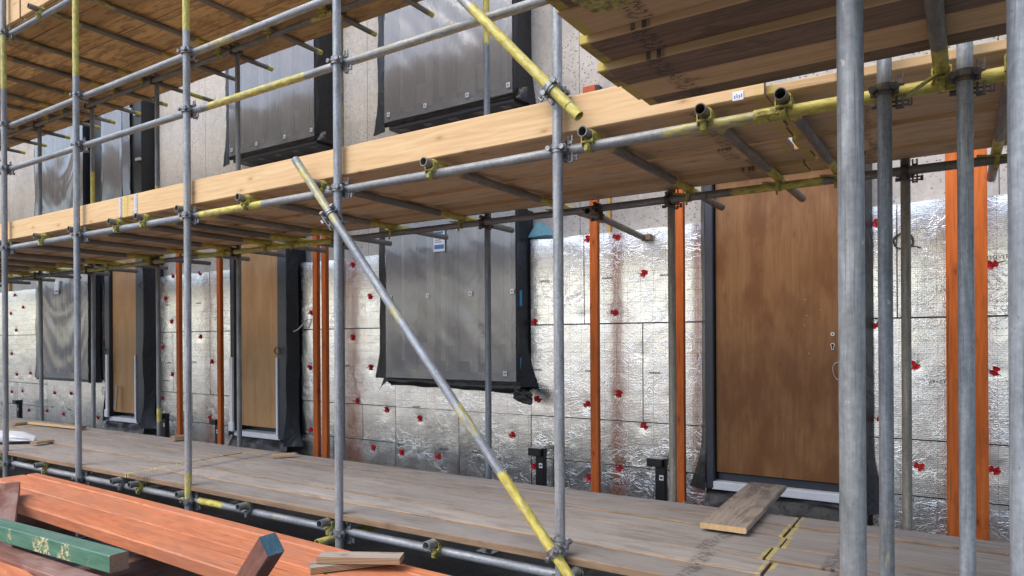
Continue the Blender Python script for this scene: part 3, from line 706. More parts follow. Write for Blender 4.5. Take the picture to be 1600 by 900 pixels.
for di, d in enumerate(DOOR):
    x0, x1, f0, f1, z0, k = d['x0'], d['x1'], d['f0'], d['f1'], d['z0'], d['k']
    m = M()
    m.box(f0, x0 - .004, YF + .004, YC + .08, z0 - .10, DTOP, .006)
    m.box(x1 + .004, f1, YF + .004, YC + .08, z0 - .10, DTOP, .006)
    m.box(f0 + .01, f1 - .01, YF + .006, YC + .08, DTOP + .002, DTOP + .09, .004)
    m.box(x0, x1, 5.30, YC + .06, z0 - .10, z0 + .0, .002)
    door = m.build('door', 'frame_dark', house)
    p = M(); L = DTOP - .01 - (z0 + .02)
    # leaf authored along its grain (local X up)
    R, _ = frame((x0 + (x1 - x0) / 2, 5.19, z0 + .02), (x0 + (x1 - x0) / 2, 5.19, DTOP))
    p.box(0, L, -(x1 - x0) / 2 + .003, (x1 - x0) / 2 - .003, -.009, .009, .002)
    leaf = p.build('panel', 'plywood_door' if k == 'A' else 'plywood_pale', door, mw=R)
    m = M(); m.box(x0 - .02, x1 + .04, 5.165 - .03, 5.30, z0 - .105, z0 - .045, .004); m.build('threshold', 'trim_white', door)
    if k == 'A':
        m = M(); m.box(x0 + .005, x1, 5.21, 5.28, z0 - .04, z0 + .012, .002); m.build('weather_bar', 'frame_dark', door)
        m = M(); m.box(x1 - .03, x1 + .004, 5.155, 5.17, z0 - .04, z0 + .11, .002); m.build('edge_trim', 'trim_white', door)
        hx, hz = at(1301, 522, 5.18)
        m = M(); m.band((hx, 5.178, hz), (0, 1, 0), .007, .013, .004, n=14); m.cyl((hx, 5.1805, hz), (hx, 5.178, hz), .0069, 12, mi=1)
        hx, hz = at(1301, 540, 5.18)
        m.cyl((hx, 5.1805, hz + .004), (hx, 5.1765, hz + .004), .014, 14); m.box(hx - .009, hx + .009, 5.1766, 5.1805, hz - .028, hz + .0, .002)
        m.cyl((hx, 5.1764, hz + .004), (hx, 5.1755, hz + .004), .0095, 12, mi=1); m.box(hx - .005, hx + .005, 5.1755, 5.1763, hz - .023, hz, .0002, mi=1)
        m.build('keyhole', ['trim_white', 'frame_black'], door)
        for (px, py) in ((1258, 468), (1260, 493), (1257, 508), (1264, 552), (1282, 484)):
            hx, hz = at(px, py, 5.18); m = M(); m.box(hx - .0022, hx + .0022, 5.1788, 5.1812, hz - .0018, hz + .0018, .001); m.build('screw', 'trim_white', door)
        hx, hz = at(1308, 580, 5.1)
        m = M(); m.sweep([(hx + .03 * math.cos(a * .5) + .004 * math.sin(a), 5.13 + .004 * math.cos(a * .9), hz + .06 * math.sin(a * .5)) for a in range(0, 38)], .0025, 5)
        m.build('string', 'cable_white', door)
    else:
        for xx, nm in ((x0 - .05, 0), (x1 - .012, 1)):
            m = M(); m.box(xx, xx + (.055 if nm == 0 else .03), 5.10 if nm == 0 else 5.12, 5.126 if nm == 0 else 5.175, z0 - .045, z0 + .84, .002); m.build('edge_trim', 'trim_white', door)
        m = M(); m.box(x0 - .05, x0 + .04, 5.08, 5.11, z0 - .05, z0 + .06, .01); m.build('corner_pad', 'trim_white', door)
    # membranes: jambs, foot
    drape(f0 - .07, f0 + .004, z0 - .12, DTOP, YI - .02, di * 4.2, .012, flare=-.09, push=.03, Y2=YF + .004).build('membrane', 'membrane', door)
    if k == 'A':
        drape(f1 - .002, f1 + .045, z0 - .16, DTOP, YF + .004, di * 8.2, .012, flare=.10, push=.02, Y2=YI - .02).build('membrane', 'membrane', door)
    else:
        drape(f1 - .002, f1 + .05, z0 - .16, DTOP, YF + .004, di * 8.2 + 1, .02, flare=.12, push=.05, Y2=YI - .03).build('membrane', 'membrane', door)
    q = M(); q.grid(40, 10, lambda u, v: (f0 + .0 + (f1 - f0 + .02) * u, YF + .04 - .10 * math.sin(v * 1.6) + .03 * noise.noise((u * 7, v * 3, di)), z0 - .11 - .22 * v + .02 * noise.noise((u * 6, v * 5, di + 4))))
    q.build('membrane', 'membrane', door)
    q = M(); q.box(f0 - .03, f1 + .03, YI - .07, YC - .002, .0, z0 - .30, .01); q.build('plinth', 'plinth', door)

# ============================================================ INSULATION
fix_px = [(1551, 413), (1429, 571), (1555, 580), (1436, 729), (1554, 735), (1377, 657), (1371, 348), (1370, 508),
 (962, 370), (917, 373), (1052, 360), (1005, 427), (912, 493), (959, 488), (1052, 488), (1003, 553), (916, 632), (966, 615), (1052, 617), (1006, 666), (967, 732), (919, 747), (1053, 745),
 (834, 503), (839, 624), (799, 680), (834, 730), (550, 414), (577, 463), (550, 527), (578, 574), (557, 627), (603, 640), (655, 654), (582, 700), (626, 707), (683, 714),
 (485, 489), (468, 541), (483, 574), (463, 622), (484, 672), (311, 427), (269, 431), (257, 466), (327, 484), (267, 502), (312, 526), (253, 543), (330, 565), (268, 585), (251, 622), (266, 656), (327, 653),
 (152, 473), (164, 527), (154, 579), (159, 617), (152, 653), (22, 461), (35, 480), (16, 490), (24, 516), (17, 553), (25, 585), (46, 583), (17, 612), (34, 611), (84, 614), (110, 615), (44, 641), (72, 642), (98, 647), (3, 632)]
fixes = [at(x, y, YI - .01) for x, y in fix_px]
words_px = [(850, 440, 1), (948, 435, 1), (1040, 430, 1), (838, 578, 1), (922, 580, 1), (1022, 583, 1), (541, 572, 1), (664, 445, 1), (1418, 781, 1), (1590, 797, 1), (1560, 402, 0), (1466, 597, 1), (262, 477, 1), (310, 474, 1), (264, 567, 1), (303, 566, 1), (260, 595, 1), (625, 695, 1), (692, 702, 1), (742, 707, 1), (650, 636, 1), (108, 640, 1), (82, 636, 1)]
words_w = [(*at(x, y, YI - .004), r) for x, y, r in words_px]
ZT, Z1_, Z2_ = at(1100, 350, YI)[1] + .01, at(930, 506, YI)[1], at(930, 655, YI)[1]
ZB = .12
def X(x): return at(x, 500, YI)[0]
IB = []   # x0,x1,z0,z1,label bit
wA, wB, wC = DOOR
W1, W3 = WIN[0], WIN[1]
def seg(a, b, tops, zmid, zlow, where):
    """tops etc: lists of inner seam x"""
    for zz0, zz1, seams, cname in ((Z1_, ZT, tops, 'upper'), (Z2_, Z1_, zmid, 'middle'), (.545, Z2_, zlow, 'lower'), (ZB, .545, [q - .45 for q in zlow], 'bottom')):
        if seams is None: continue
        xs = [a] + seams + [b]
        for i in range(len(xs) - 1):
            side = '' if len(xs) == 2 else (' left part' if i == 0 else (' right part' if i == len(xs) - 2 else ' middle part'))
            IB.append((xs[i] + .004, xs[i + 1] - .004, zz0 + .0055, zz1 - .0055, 'foil faced insulation board, %s course%s, %s' % (cname, side, where)))
seg(-20, -14.6, [-17.3], [-16.1], [-17], 'at the wall\'s far left end')
seg(-14.6, W3['x0'] - .03, [], [], [-13.6], 'left of the far window')
seg(W3['x1'] + .05, wC['f0'] - .02, [], [], [], 'between far window and far door')
seg(wC['f1'] + .04, wB['f0'] - .02, [X(328)], [X(270), X(328)], [X(300)], 'between the two narrow doors')
seg(wB['f1'] + .05, W1['x0'] - .03, [X(540)], [X(505)], [X(566)], 'left of the near window')
seg(W1['x1'] + .05, wA['f0'] - .02, [X(913)], [X(1004)], [X(935)], 'between near window and big door')
seg(wA['f1'] + .03, 4.6, [X(1402), 1.9], [1.3], [.9, 2.6], 'right of the big brown door')
IB.append((W3['x0'] - .03, W3['x1'] + .05, Z2_, W3['z0'] - .06, 'narrow foil faced insulation strip directly under the far sheeted window'))
IB.append((W3['x0'] - .03, W3['x1'] + .05, ZB, Z2_, 'foil faced insulation board in bottom course below the far sheeted window'))
IB.append((W1['x0'] - .03, X(700), Z2_, W1['z0'] - .06, 'left foil faced insulation strip directly under the near sheeted window'))
IB.append((X(700), W1['x1'] + .05, Z2_, W1['z0'] - .06, 'right foil faced insulation strip directly under the near sheeted window'))
IB.append((W1['x0'] - .026, X(716) - .004, ZB, Z2_ - .0055, 'foil faced bottom course board below left half of near sheeted window'))
IB.append((X(716) + .004, W1['x1'] + .046, ZB, Z2_ - .0055, 'foil faced bottom course board below right half of near sheeted window'))
used = set()
for bi, (x0, x1, z0, z1, lab) in enumerate(IB):
    topc = z1 > ZT - .01
    def fn(u, v, x0=x0, x1=x1, z0=z0, z1=z1, bi=bi):
        x = x0 + (x1 - x0) * u; z = z0 + (z1 - z0) * v
        e = min(u * (x1 - x0), (1 - u) * (x1 - x0), v * (z1 - z0), (1 - v) * (z1 - z0))
        y = YI + .0016 * noise.noise((x * 4 + bi, z * 4, 0)) + .0009 * noise.noise((x * 13, z * 13 + bi, 5))
        for (fx_, fz_) in fixes:
            q = math.hypot(x - fx_, z - fz_)
            if q < .12:
                an = math.atan2(z - fz_, x - fx_); y += (.005 * (1 - q / .12) ** 2) * (1 + .5 * math.sin(an * 7 + fx_ * 9)) 
        zz = z
        if topc_: zz = z + .018 * noise.noise((x * 3.2, bi, 1)) * v
        return (x, y, zz)
    topc_ = topc
    m = M(); m.grid(max(4, int((x1 - x0) / .022)), max(4, int((z1 - z0) / .024)), fn)
    m.add([(x0 + .003, YI + .012, z0 + .003), (x1 - .003, YI + .012, z0 + .003), (x1 - .003, YI + .012, z1 - .012), (x0 + .003, YI + .012, z1 - .012),
           (x0 + .003, YC - .002, z0 + .003), (x1 - .003, YC - .002, z0 + .003), (x1 - .003, YC - .002, z1 - .012), (x0 + .003, YC - .002, z1 - .012)],
          [(0, 4, 5, 1), (1, 5, 6, 2), (2, 6, 7, 3), (3, 7, 4, 0)])
    ib = m.build('insulation_board', 'foil', origin=((x0 + x1) / 2, YC, z0))
    tag(ib, lab, 'insulation board', 'foil insulation boards on the house wall')
    for fi, (fx_, fz_) in enumerate(fixes):
        if x0 <= fx_ < x1 and z0 <= fz_ < z1 and fi not in used:
            used.add(fi); rr = random.Random(fi); m = M(); c = (fx_, YI - .004, fz_)
            n = 22; vs = [(fx_, YI + .004, fz_)]; r_out = .031
            gap = rr.uniform(0, 6.28)
            for k in range(n):
                a = 2 * PI * k / n; cut = .45 if (math.cos(a - gap) > .93 or math.cos(a - gap - 2.6) > .95) else 1
                r_ = r_out * cut * rr.uniform(.93, 1.07); vs.append((fx_ + math.cos(a) * r_, YI - .010 + .004 * rr.random(), fz_ + math.sin(a) * r_))
            fs = [(0, 1 + (k + 1) % n, 1 + k) for k in range(n)]; m.add(vs, fs)
            m.add([(p[0], p[1] + .003, p[2]) for p in vs], fs)
            m.cyl((fx_, YI + .0, fz_), (fx_, YI - .014, fz_), .010, 10)
            a0 = rr.uniform(-.4, .4) + PI * rr.randint(0, 1); le = rr.uniform(.03, .075)
            m.sweep([(fx_, YI - .014, fz_), (fx_ + math.cos(a0) * le * .5, YI - .022, fz_ + math.sin(a0) * le * .5), (fx_ + math.cos(a0) * le, YI - .016, fz_ + math.sin(a0) * le)], .0022, 5, mi=1)
            a1 = a0 + rr.uniform(1.5, 4); le *= .7
            m.sweep([(fx_, YI - .014, fz_), (fx_ + math.cos(a1) * le, YI - .018, fz_ + math.sin(a1) * le)], .002, 5, mi=1)
            m.build('fixing_disc', ['red_disc', 'cable_dark'], ib)
    for (tx, tz, rot) in words_w:
        if x0 <= tx < x1 and z0 <= tz < z1:
            mw = Matrix.Translation((tx, YI - .0075, tz)) @ (Matrix.Rotation(PI, 4, 'Y') if rot else Matrix.Identity(4)) @ FACE
            word('ISOVER' if not rot else 'isover', .032 if not rot else .036, mw, 'ink', ib, spacing=1.15)

# ============================================================ ORANGE BATTENS (upright, in front of the foil)
def batten(px, top_px_y, label, wd=.070, dp=.048, YI=5.115, zb=.05, ztop=None, words=False):
    x = at(px, 541, YI - dp)[0]; zt = ztop or 2.95
    t_ = timber('timber_post', (x, YI - .012 - dp / 2, zb), (x, YI - .012 - dp / 2, zt), wd, dp, ['timber_orange', 'timber_orange', 'timber_orange'], up=(0, -1, 0), c=.003, warp=.006)
    # frame() with up=-Y: local Y spans X, local Z spans -Y
    tag(t_, label, 'timber post', 'orange treated posts standing against the foil')
    if words:
        for zz in (1.93, 1.12, 0.32):
            mw = Matrix.Translation((x + wd / 2 + .0045, YI - .012 - dp / 2, zz)) @ Matrix.Rotation(PI / 2, 4, 'Z') @ FACE @ Matrix.Rotation(-PI / 2, 4, 'Z')
            word('STOCKHOLM', .052, mw, 'timber_ink', t_, spacing=1.35, extrude=.0004)
    return t_
batten(929, 0, 'orange timber post midway between near window and galvanised inner pole')
batten(1062, 0, 'orange timber post just left of the big brown door')
batten(493, 0, 'orange timber post lettered STOCKHOLM, left one of the close pair', words=True)
batten(507.5, 0, 'plain orange timber post, right one of the close pair left of window')
batten(279, 0, 'orange timber post right of the far narrow door, among foil boards')
batten(343, 0, 'orange timber post close on the left of the middle narrow door')
batten(1489, 0, 'darker orange timber post right of the big door, left of its pair')
batten(1533, 0, 'brighter orange timber post at the photo\'s right side, right of its pair')

# black brackets standing at the foot of the wall
def foot_bracket(px, py0, label, w_=.12):
    x, zt = at(px, py0, 5.10)
    m = M(); m.box(x - .035, x + .045, 5.10, 5.16, .02, zt - .06, .004); m.box(x - .09, x + .035, 5.06, 5.17, zt - .065, zt, .006)
    m.box(x + .037, x + .05, 5.10, 5.16, zt - .062, zt - .002, .003)
    m.box(x - .035, x + .045, 5.162, 5.28, .02, .08, .004)
    o = m.build('foot_bracket', 'plastic_black'); tag(o, label, 'bracket', 'black brackets along the foot of the wall')
    q = M(); q.box(x - .0, x + .034, 5.0975, 5.0995, zt - .17, zt - .13, .0003); q.box(x + .006, x + .028, 5.0965, 5.0973, zt - .158, zt - .142, .0002, mi=1); q.build('sticker', ['label_white', 'ink'], o)
foot_bracket(842, 700, 'black T-topped bracket by the wall under near window\'s right end')
foot_bracket(1030, 716, 'black T-topped bracket beside inner pole left of the big door')
foot_bracket(255, 646, 'black bracket at wall foot just right of the far narrow door')
foot_bracket(338, 655, 'black bracket at wall foot left of the middle narrow door')
foot_bracket(27, 625, 'black bracket at wall foot below and left of the far window')

# loose bits on the wall
x, z = at(845, 362, YC - .06)
m = M(); vs = [(x - .12, YC - .10, z - .05), (x + .10, YC - .10, z - .04), (x + .13, YC - .004, z - .045), (x - .10, YC - .004, z - .05), (x - .01, YC - .10, z + .09), (x + .02, YC - .004, z + .07)]
m.add(vs, [(0, 1, 4), (1, 2, 5, 4), (3, 0, 4, 5), (2, 3, 5), (0, 3, 2, 1)])
tag(m.build('foam_wedge', 'foam_blue'), 'light blue foam wedge resting on top of the foil board', 'foam wedge')
x, z = at(928, 142, YC - .05); m = M(); m.box(x - .09, x + .03, YC - .09, YC - .004, z - .10, z + .04, .004); m.box(x + .03, x + .06, YC - .08, YC - .006, z - .10, z + .035, .003, mi=1)
tag(m.build('joist_hanger', ['brick_orange', 'frame_dark']), 'small orange red block fixed to concrete just above the timber edge board', 'block')
x, z = at(450, 520, YI - .06)
m = M(); m.sweep([(x + .35 * a - .05, YI - .03 - .06 * math.sin(a * PI), z - .02 + .16 * a * a + .02 * math.sin(a * 7)) for a in [i / 18 for i in range(19)]], .008, 7)
tag(m.build('cable', 'cable_white'), 'loose white cable curving out beside the middle door', 'cable')
x, z = at(1411, 376, YI - .05)
m = M(); m.sweep([(x + .055 * math.cos(a * .45) * (1 + .1 * math.sin(a)), YI - .03 - .02 * math.sin(a * .7), z + .055 * math.sin(a * .45)) for a in range(0, 44)] + [(x - .01, YI - .01, z + .14)], .004, 6)
m.sweep([(x + .0, YI - .03, z - .02), (x + .10, YI - .02, z - .05)], .004, 6)
tag(m.build('cable_coil', 'cable_dark'), 'small dark coil of cable hanging on the foil right of big door', 'cable')
for px, py, lab in ((434, 548, 'thin wire coil hanging at the middle narrow door edge'), (163, 548, 'tangled wire at the far narrow door\'s left edge'), (222, 446, 'tangled wire tuft at the far narrow door\'s upper right')):
    x, z = at(px, py, YF - .03); rr = random.Random(px)
    m = M(); m.sweep([(x + rr.uniform(.03, .06) * math.cos(a * 1.1), YF - .03 + rr.uniform(-.015, .015), z + rr.uniform(.03, .06) * math.sin(a * 1.1)) for a in range(16)], .003, 5)
    tag(m.build('wire_coil', 'cable_dark'), lab, 'wire')
x, z = at(727, 380, YF); 
# small offcut leaning in far door
x, z = at(181, 640, 5.1); tk = timber('wood_strip', (x, 5.09, z - .0), (x, 5.12, z + .34), .05, .02, ['plank_grey', 'board_side', 'end_grain'], up=(0, -1, 0))
tag(tk, 'short pale wood strip standing in the far narrow door', 'wood strip')
x, z = at(12, 300, YC - .02)
# yellow batten on the concrete far left
t_ = timber('timber_batten', (at(17, 300, YC)[0], YC - .025, 2.2), (at(17, 300, YC)[0], YC - .025, 3.7), .05, .04, ['timber_yellow'], up=(0, -1, 0))
tag(t_, 'thin yellowish timber batten upright on concrete at far left', 'batten')
x, z = at(622, 400, YC)
for px, py, lab in ((281, 400, 'short yellowish lath on concrete above foil near far orange post'), (953, 340, 'short yellowish lath on concrete above foil right of the near window')):
    x, z = at(px, py, YC); t_ = timber('timber_lath', (x, YC - .012, z - .30), (x, YC - .012, z + .25), .03, .02, ['timber_yellow'], up=(0, -1, 0)); tag(t_, lab, 'lath')

# ============================================================ SCAFFOLD
zL0, zL1, zL2 = HC - 1.115, HC + .886, HC + 2.886
YO, YOP, YN, YNP = 2.85, 2.80, 4.22, 4.27       # ledger / post lines, outer and inner
DZ = .0483
OUT = [-7.444, -6.07, -4.53, -3.025, -1.560, -.222, .019]
Y_OUT = {0: [(3.95, 4.45, .9)], 1: [(3.72, 4.8, .9), (3.0, 3.15, .5), (1.0, 1.4, .4)], 2: [(3.74, 5.0), (2.9, 3.05, .5), (2.1, 2.7, .55), (1.2, 1.8, .45), (.48, .68, .85)], 3: [(.2, .4, .4)], 4: [(0, .3, .4)], 5: [(.75, 1.0, .55)], 6: []}
desc_out = ['leftmost outer scaffold pole, at the photo\'s left edge', 'second outer scaffold pole from left, yellow paint near its top', 'third outer scaffold pole from left, streaked yellow on grey', 'fourth outer pole from left, carrying the long brace\'s upper coupler', 'fifth outer scaffold pole from left, crossed by both diagonal tubes', 'darker outer pole right behind the nearest big pole', 'outer pole in front of the two right orange posts']
poles = []
for i, x in enumerate(OUT):
    top = 6.2 if i < 5 else HC + 1.30
    p = tube('scaffold_pole', (x, YOP, .012), (x, YOP, top), Y_OUT[i], 'tube' if i != 5 else 'tube_mid')
    tag(p, desc_out[i], 'scaffold pole', 'outer row of upright scaffold poles'); poles.append(p)
    b = M(); b.box(x - .075, x + .075, YOP - .075, YOP + .075, .002, .010, .002); b.cyl((x, YOP, .01), (x, YOP, .06), .017, 12); b.build('base_plate', 'coupler_steel', p)
    dk = 'coupler_dark' if i >= 5 else 'coupler_steel'
    coupler((x, YOP, zL0), (0, 0, 1), (x, YO, zL0), (1, 0, 0), p)
    coupler((x, YOP, zL1), (0, 0, 1), (x, YO, zL1), (1, 0, 0), p, dk)
    if i < 5:
        for zz in (HC + 1.625, HC + 2.035, zL2):
            if i < 3 or zz < HC + 2: coupler((x, YOP, zz), (0, 0, 1), (x, YO, zz), (1, 0, 0), p, tail=(zz != HC + 2.035))
INN = [-13.2, -11.7, -10.244, -8.895, -7.449, -6.023, -4.565, -2.995, -1.549, -.241]
desc_in = ['hidden far left inner pole', 'inner pole far left beyond the first outer pole', 'inner pole in front of the far sheeted window\'s left edge', 'inner pole in front of the far sheeted window\'s right side', 'inner pole right of the far narrow door, upper part yellow', 'inner pole at the middle narrow door\'s left frame', 'inner pole just behind the fourth outer pole', 'inner pole in front of the near sheeted windows', 'inner pole left of the orange post beside big door', 'dark thin inner pole right of the big door']
for i, x in enumerate(INN):
    if i < 2 and i == 0: continue
    top = 6.2 if i < 8 else zL1 + .1
    y = [] if i not in (3, 4, 7, 6) else {3: [(2.7, 3.7)], 4: [(2.9, 3.3), (.7, .85)], 7: [(3.8, 6)], 6: [(2.7, 6, .7)]}[i]
    p = tube('scaffold_pole', (x, YNP, .012), (x, YNP, top), y, 'tube_dark' if i >= 8 else 'tube_mid', n=16)
    tag(p, 'galvanised ' + desc_in[i] if i < 8 else desc_in[i], 'scaffold pole', 'inner row of upright scaffold poles')
    b = M(); b.box(x - .075, x + .075, YNP - .075, YNP + .075, .002, .010, .002); b.build('base_plate', 'coupler_steel', p)
    coupler((x, YNP, zL1), (0, 0, 1), (x, YN, zL1), (1, 0, 0), p, 'coupler_dark', side=1)
    coupler((x, YNP, zL0), (0, 0, 1), (x, YN, zL0), (1, 0, 0), p, 'coupler_dark', tail=False)
    if i < 8: coupler((x, YNP, zL2), (0, 0, 1), (x, YN, zL2), (1, 0, 0), p, 'coupler_dark', tail=False)

def sleeve(x, y, z, parent, mat='coupler_steel'):
    m = M(); m.band((x, y, z), (1, 0, 0), TR + .0005, TR + .005, .13, n=20); m.box(x - .05, x + .05, y - TR - .012, y - TR - .002, z - .01, z + .01, .003); m.build('sleeve', mat, parent)
# ledgers
XL, XR = -17.0, 3.0
def ledger(name, x0, x1, y, z, yel, label, mat='tube', cat='ledger tube', group='long scaffold tubes along the wall'):
    o = tube(name, (x0, y, z), (x1, y, z), [(a - x0, b - x0, *c) for a, b, *c in yel], mat, n=20, step=.08); tag(o, label, cat, group); return o
ledger('ledger_tube', XL, -4.53, YO, zL0, [(-6.9, -6.5, .4), (-4.75, -4.4, .9)], 'bottom outer ledger tube beneath the lower walkway, left length')
ledger('ledger_tube', -4.526, XR, YO, zL0, [(-4.5, -4.15), (-3.7, -3.5, .6)], 'bottom outer ledger tube beneath the lower walkway, right length')
l1 = ledger('ledger_tube', XL, -4.5, YO, zL1, [(-9, -6.5, .55), (-5.3, -5.0, .5)], 'middle outer ledger tube under the pale edge board, left length')
l2 = ledger('ledger_tube', -4.496, -.62, YO, zL1, [(-4.45, -3.75, .9), (-1.1, -.62, .75)], 'middle outer ledger tube under the pale edge board, centre length')
l3 = ledger('ledger_tube', -.616, XR, YO, zL1, [(-.616, .5, 1.0)], 'middle outer ledger tube painted yellow at photo right')
sleeve(-.62, YO, zL1, l3, 'yellow_paint')
ledger('ledger_tube', XL, XR, YN, zL0, [], 'bottom inner ledger tube beneath the lower walkway near wall', 'tube_mid')
ledger('ledger_tube', XL, -6.6, YN, zL1, [(-9, -7.2, .8)], 'middle inner ledger tube behind the transoms, left length', 'tube_mid')
ledger('ledger_tube', -6.596, -1.3, YN, zL1, [(-6.6, -4.3, .95)], 'middle inner ledger tube with yellow paint, centre length', 'tube_mid')
ledger('ledger_tube', -1.296, XR, YN, zL1, [(-1.2, -.65, .9)], 'middle inner ledger tube crossing above the big door, right length', 'tube_dark')
ledger('ledger_tube', XL, -3.2, YO, zL2, [(-7.2, -6.9, .3)], 'top outer ledger tube under the highest deck\'s outer edge')
ledger('ledger_tube', XL, -3.2, YN, zL2, [(-4.9, -4.5, .8), (-4.1, -3.9, .7)], 'top inner ledger tube beneath the highest deck', 'tube_mid')
ledger('guard_rail', XL, -4.4, YO, HC + 1.625, [], 'lower guard rail tube above the edge board, plain grey left length', cat='guard rail', group='guard rails of the outer scaffold')
ledger('guard_rail', -4.396, -1.2, YO, HC + 1.625, [(-4.39, -3.3, .85), (-2.9, -1.9, .6)], 'lower guard rail tube with yellow streaked underside, right length', cat='guard rail', group='guard rails of the outer scaffold')
ledger('guard_rail', XL, -4.3, YO, HC + 2.035, [(-4.45, -4.2, .6)], 'upper guard rail tube, left length ending near third pole', cat='guard rail', group='guard rails of the outer scaffold')
ledger('guard_rail', -4.296, -2.6, YO, HC + 2.035, [(-4.3, -4.0, .7)], 'upper guard rail tube, right length from third pole upwards', cat='guard rail', group='guard rails of the outer scaffold')

# transoms
TD = 'transom tubes carrying the scaffold boards'
def transom(x, y0, y1, z, yel, label, mat, clips=True, cm='yellow_paint', dzl=None, platec=True, dx=0):
    o = tube('transom_tube', (x, y0, z), (x + dx, y1, z), [(a - y0, b - y0, *c) for a, b, *c in yel], mat, n=18)
    tag(o, label, 'transom tube', TD)
    if clips:
        clip(x, YO, z - DZ, z, o, cm)
        if platec: plate_clip(x, YN, z - DZ, z, o, cm)
    return o
MT = [-13.9, -13.1, -12.2, -11.4, -10.6, -9.8, -9.1, -8.4, -7.5, -6.764, -6.147, -5.509, -5.125, -4.595, -3.909, -3.197, -2.344, -1.416, -.88, -.57, .16, .9]
vis_mid = 0
for i, x in enumerate(MT):
    lab = 'transom tube under the middle deck, %s' % {9: 'first ring end right of leftmost pole', 10: 'its end just left of second outer pole', 11: 'left one of the two by the edge board joint', 12: 'right one of the two by the edge board joint', 13: 'ending at the third outer pole', 14: 'open end midway between third and fourth outer poles', 15: 'end beside the long brace top', 16: 'open yellow end right of fourth outer pole', 17: 'open yellow end right of fifth outer pole', 18: 'yellow end left of the board joint', 19: 'large yellow end at the board joint', 20: 'sleeved, behind the right orange posts', 21: 'rightmost, outside the frame'}.get(i, 'far left, number %d from the left end' % (i + 1))
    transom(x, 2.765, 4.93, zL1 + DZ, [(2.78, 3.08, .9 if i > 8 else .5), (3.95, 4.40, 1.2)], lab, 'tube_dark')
TT = [-13.6, -12.9, -12.1, -11.4, -10.685, -9.854, -9.45, -8.828, -8.217, -7.628, -6.782, -6.205, -5.435, -4.682, -3.975, -3.3]
for i, x in enumerate(TT):
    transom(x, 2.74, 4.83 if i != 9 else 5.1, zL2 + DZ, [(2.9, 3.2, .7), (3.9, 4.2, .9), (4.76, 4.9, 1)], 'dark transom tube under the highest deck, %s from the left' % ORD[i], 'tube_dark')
LT = [-13, -11.6, -10.2, -8.9, -7.6, -6.729, -5.456, -5.2, -4.58, -3.894, -3.13, -2.325, -1.479, -.9, -.4, .3, 1.2]
for i, x in enumerate(LT):
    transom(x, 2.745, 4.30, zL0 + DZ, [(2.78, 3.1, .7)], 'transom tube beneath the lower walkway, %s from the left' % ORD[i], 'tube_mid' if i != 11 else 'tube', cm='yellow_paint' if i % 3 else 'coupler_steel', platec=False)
for x, yv, lab in ((-7.56, .8, 'yellow painted cross tube below the walkway at the leftmost pole'), (-3.10, .9, 'yellow ended cross tube below the walkway at the fourth pole')):
    o = tube('cross_tube', (x, 2.70, zL0 - DZ), (x, 4.5, zL0 - DZ), [(0, .9, yv)], 'tube_mid'); tag(o, lab, 'scaffold tube')
# wall tie below the inner middle ledger
o = tube('tie_tube', (-2.03, 4.03, zL1 - DZ), (-2.16, 5.38, zL1 - DZ - .015), [], 'tube_dark'); tag(o, 'short dark tie tube reaching from inner ledger to the wall', 'scaffold tube')
coupler((-2.05, 4.22, zL1 - DZ), (0, 1, 0), (-2.05, YN, zL1), (1, 0, 0), o, 'coupler_dark')
bx_, bz_ = at(1012, 368, 5.26); m = M(); m.box(bx_ - .05, bx_ + .03, 5.24, YI - .012, bz_ - .04, bz_ + .01, .004); tag(m.build('wood_block', 'board_side_worn'), 'small brown wood block on the foil under the tie tube end', 'block')

# braces
o = tube('brace_tube', (-3.320, 2.745, HC + 1.085), (-1.445, 2.745, HC - 1.115), [(.05, .55, .75), (.95, 1.35, .55), (1.15, 1.3, .7), (1.85, 2.05, .7), (2.25, 2.9, .95)], 'tube')
tag(o, 'long diagonal brace tube crossing from upper left to bottom centre', 'brace tube', 'diagonal brace tubes')
bd = Vector((1.875, 0, -2.2)).normalized()
coupler((-3.025, 2.745, HC + .735), bd, (-3.025, YOP, HC + .70), (0, 0, 1), o)
coupler((-1.560, 2.745, HC - .975), bd, (-1.560, YOP, HC - .95), (0, 0, 1), o)
d2 = Vector((-.636, 0, .693)).normalized(); e2 = Vector((-1.417, 2.74, HC + .994))
o = tube('brace_tube', e2, e2 + d2 * 2.6, [(0, .85, .95), (.85, 2.6, .55)], 'tube'); tag(o, 'yellow diagonal brace tube with open end, coming down from the top', 'brace tube', 'diagonal brace tubes')
coupler(e2 + d2 * .21, -d2, (-1.560, YOP, (e2 + d2 * .21).z), (0, 0, 1), o)
m = M(); p_ = e2 + d2 * .075; m.band(p_, d2, TR, TR + .0015, .006, n=20); m.build('end_collar', 'yellow_paint', o)

# near scaffold (loading bay) poles in front
p = tube('scaffold_pole', (wx(1331, 1.5), 1.5, .012), (wx(1331, 1.5), 1.5, 4.6), [(.1, .45, .5), (.62, .85, .45), (.5, .6, .3)], 'tube', n=32, step=.03); tag(p, 'thickest nearest scaffold pole, crossing the right side top to bottom', 'scaffold pole', 'near row of loading bay poles')
b = M(); px = wx(1331, 1.5); b.box(px - .075, px + .075, 1.425, 1.575, .002, .010, .002); b.build('base_plate', 'coupler_steel', p)
word('EN10025 S39', .030, Matrix.Translation((px - .0038 + .010, 1.5 - TR + .0012, .99)) @ Matrix.Rotation(math.radians(16), 4, 'Z') @ FACE @ Matrix.Rotation(-PI / 2, 4, 'Z'), 'coupler_steel', p, 'embossed_mark', .0012)
p = tube('scaffold_pole', (wx(1602, 1.5), 1.5, .012), (wx(1602, 1.5), 1.5, 4.6), [], 'tube', n=32, step=.03); tag(p, 'near scaffold pole cut by the photo\'s right edge', 'scaffold pole', 'near row of loading bay poles')
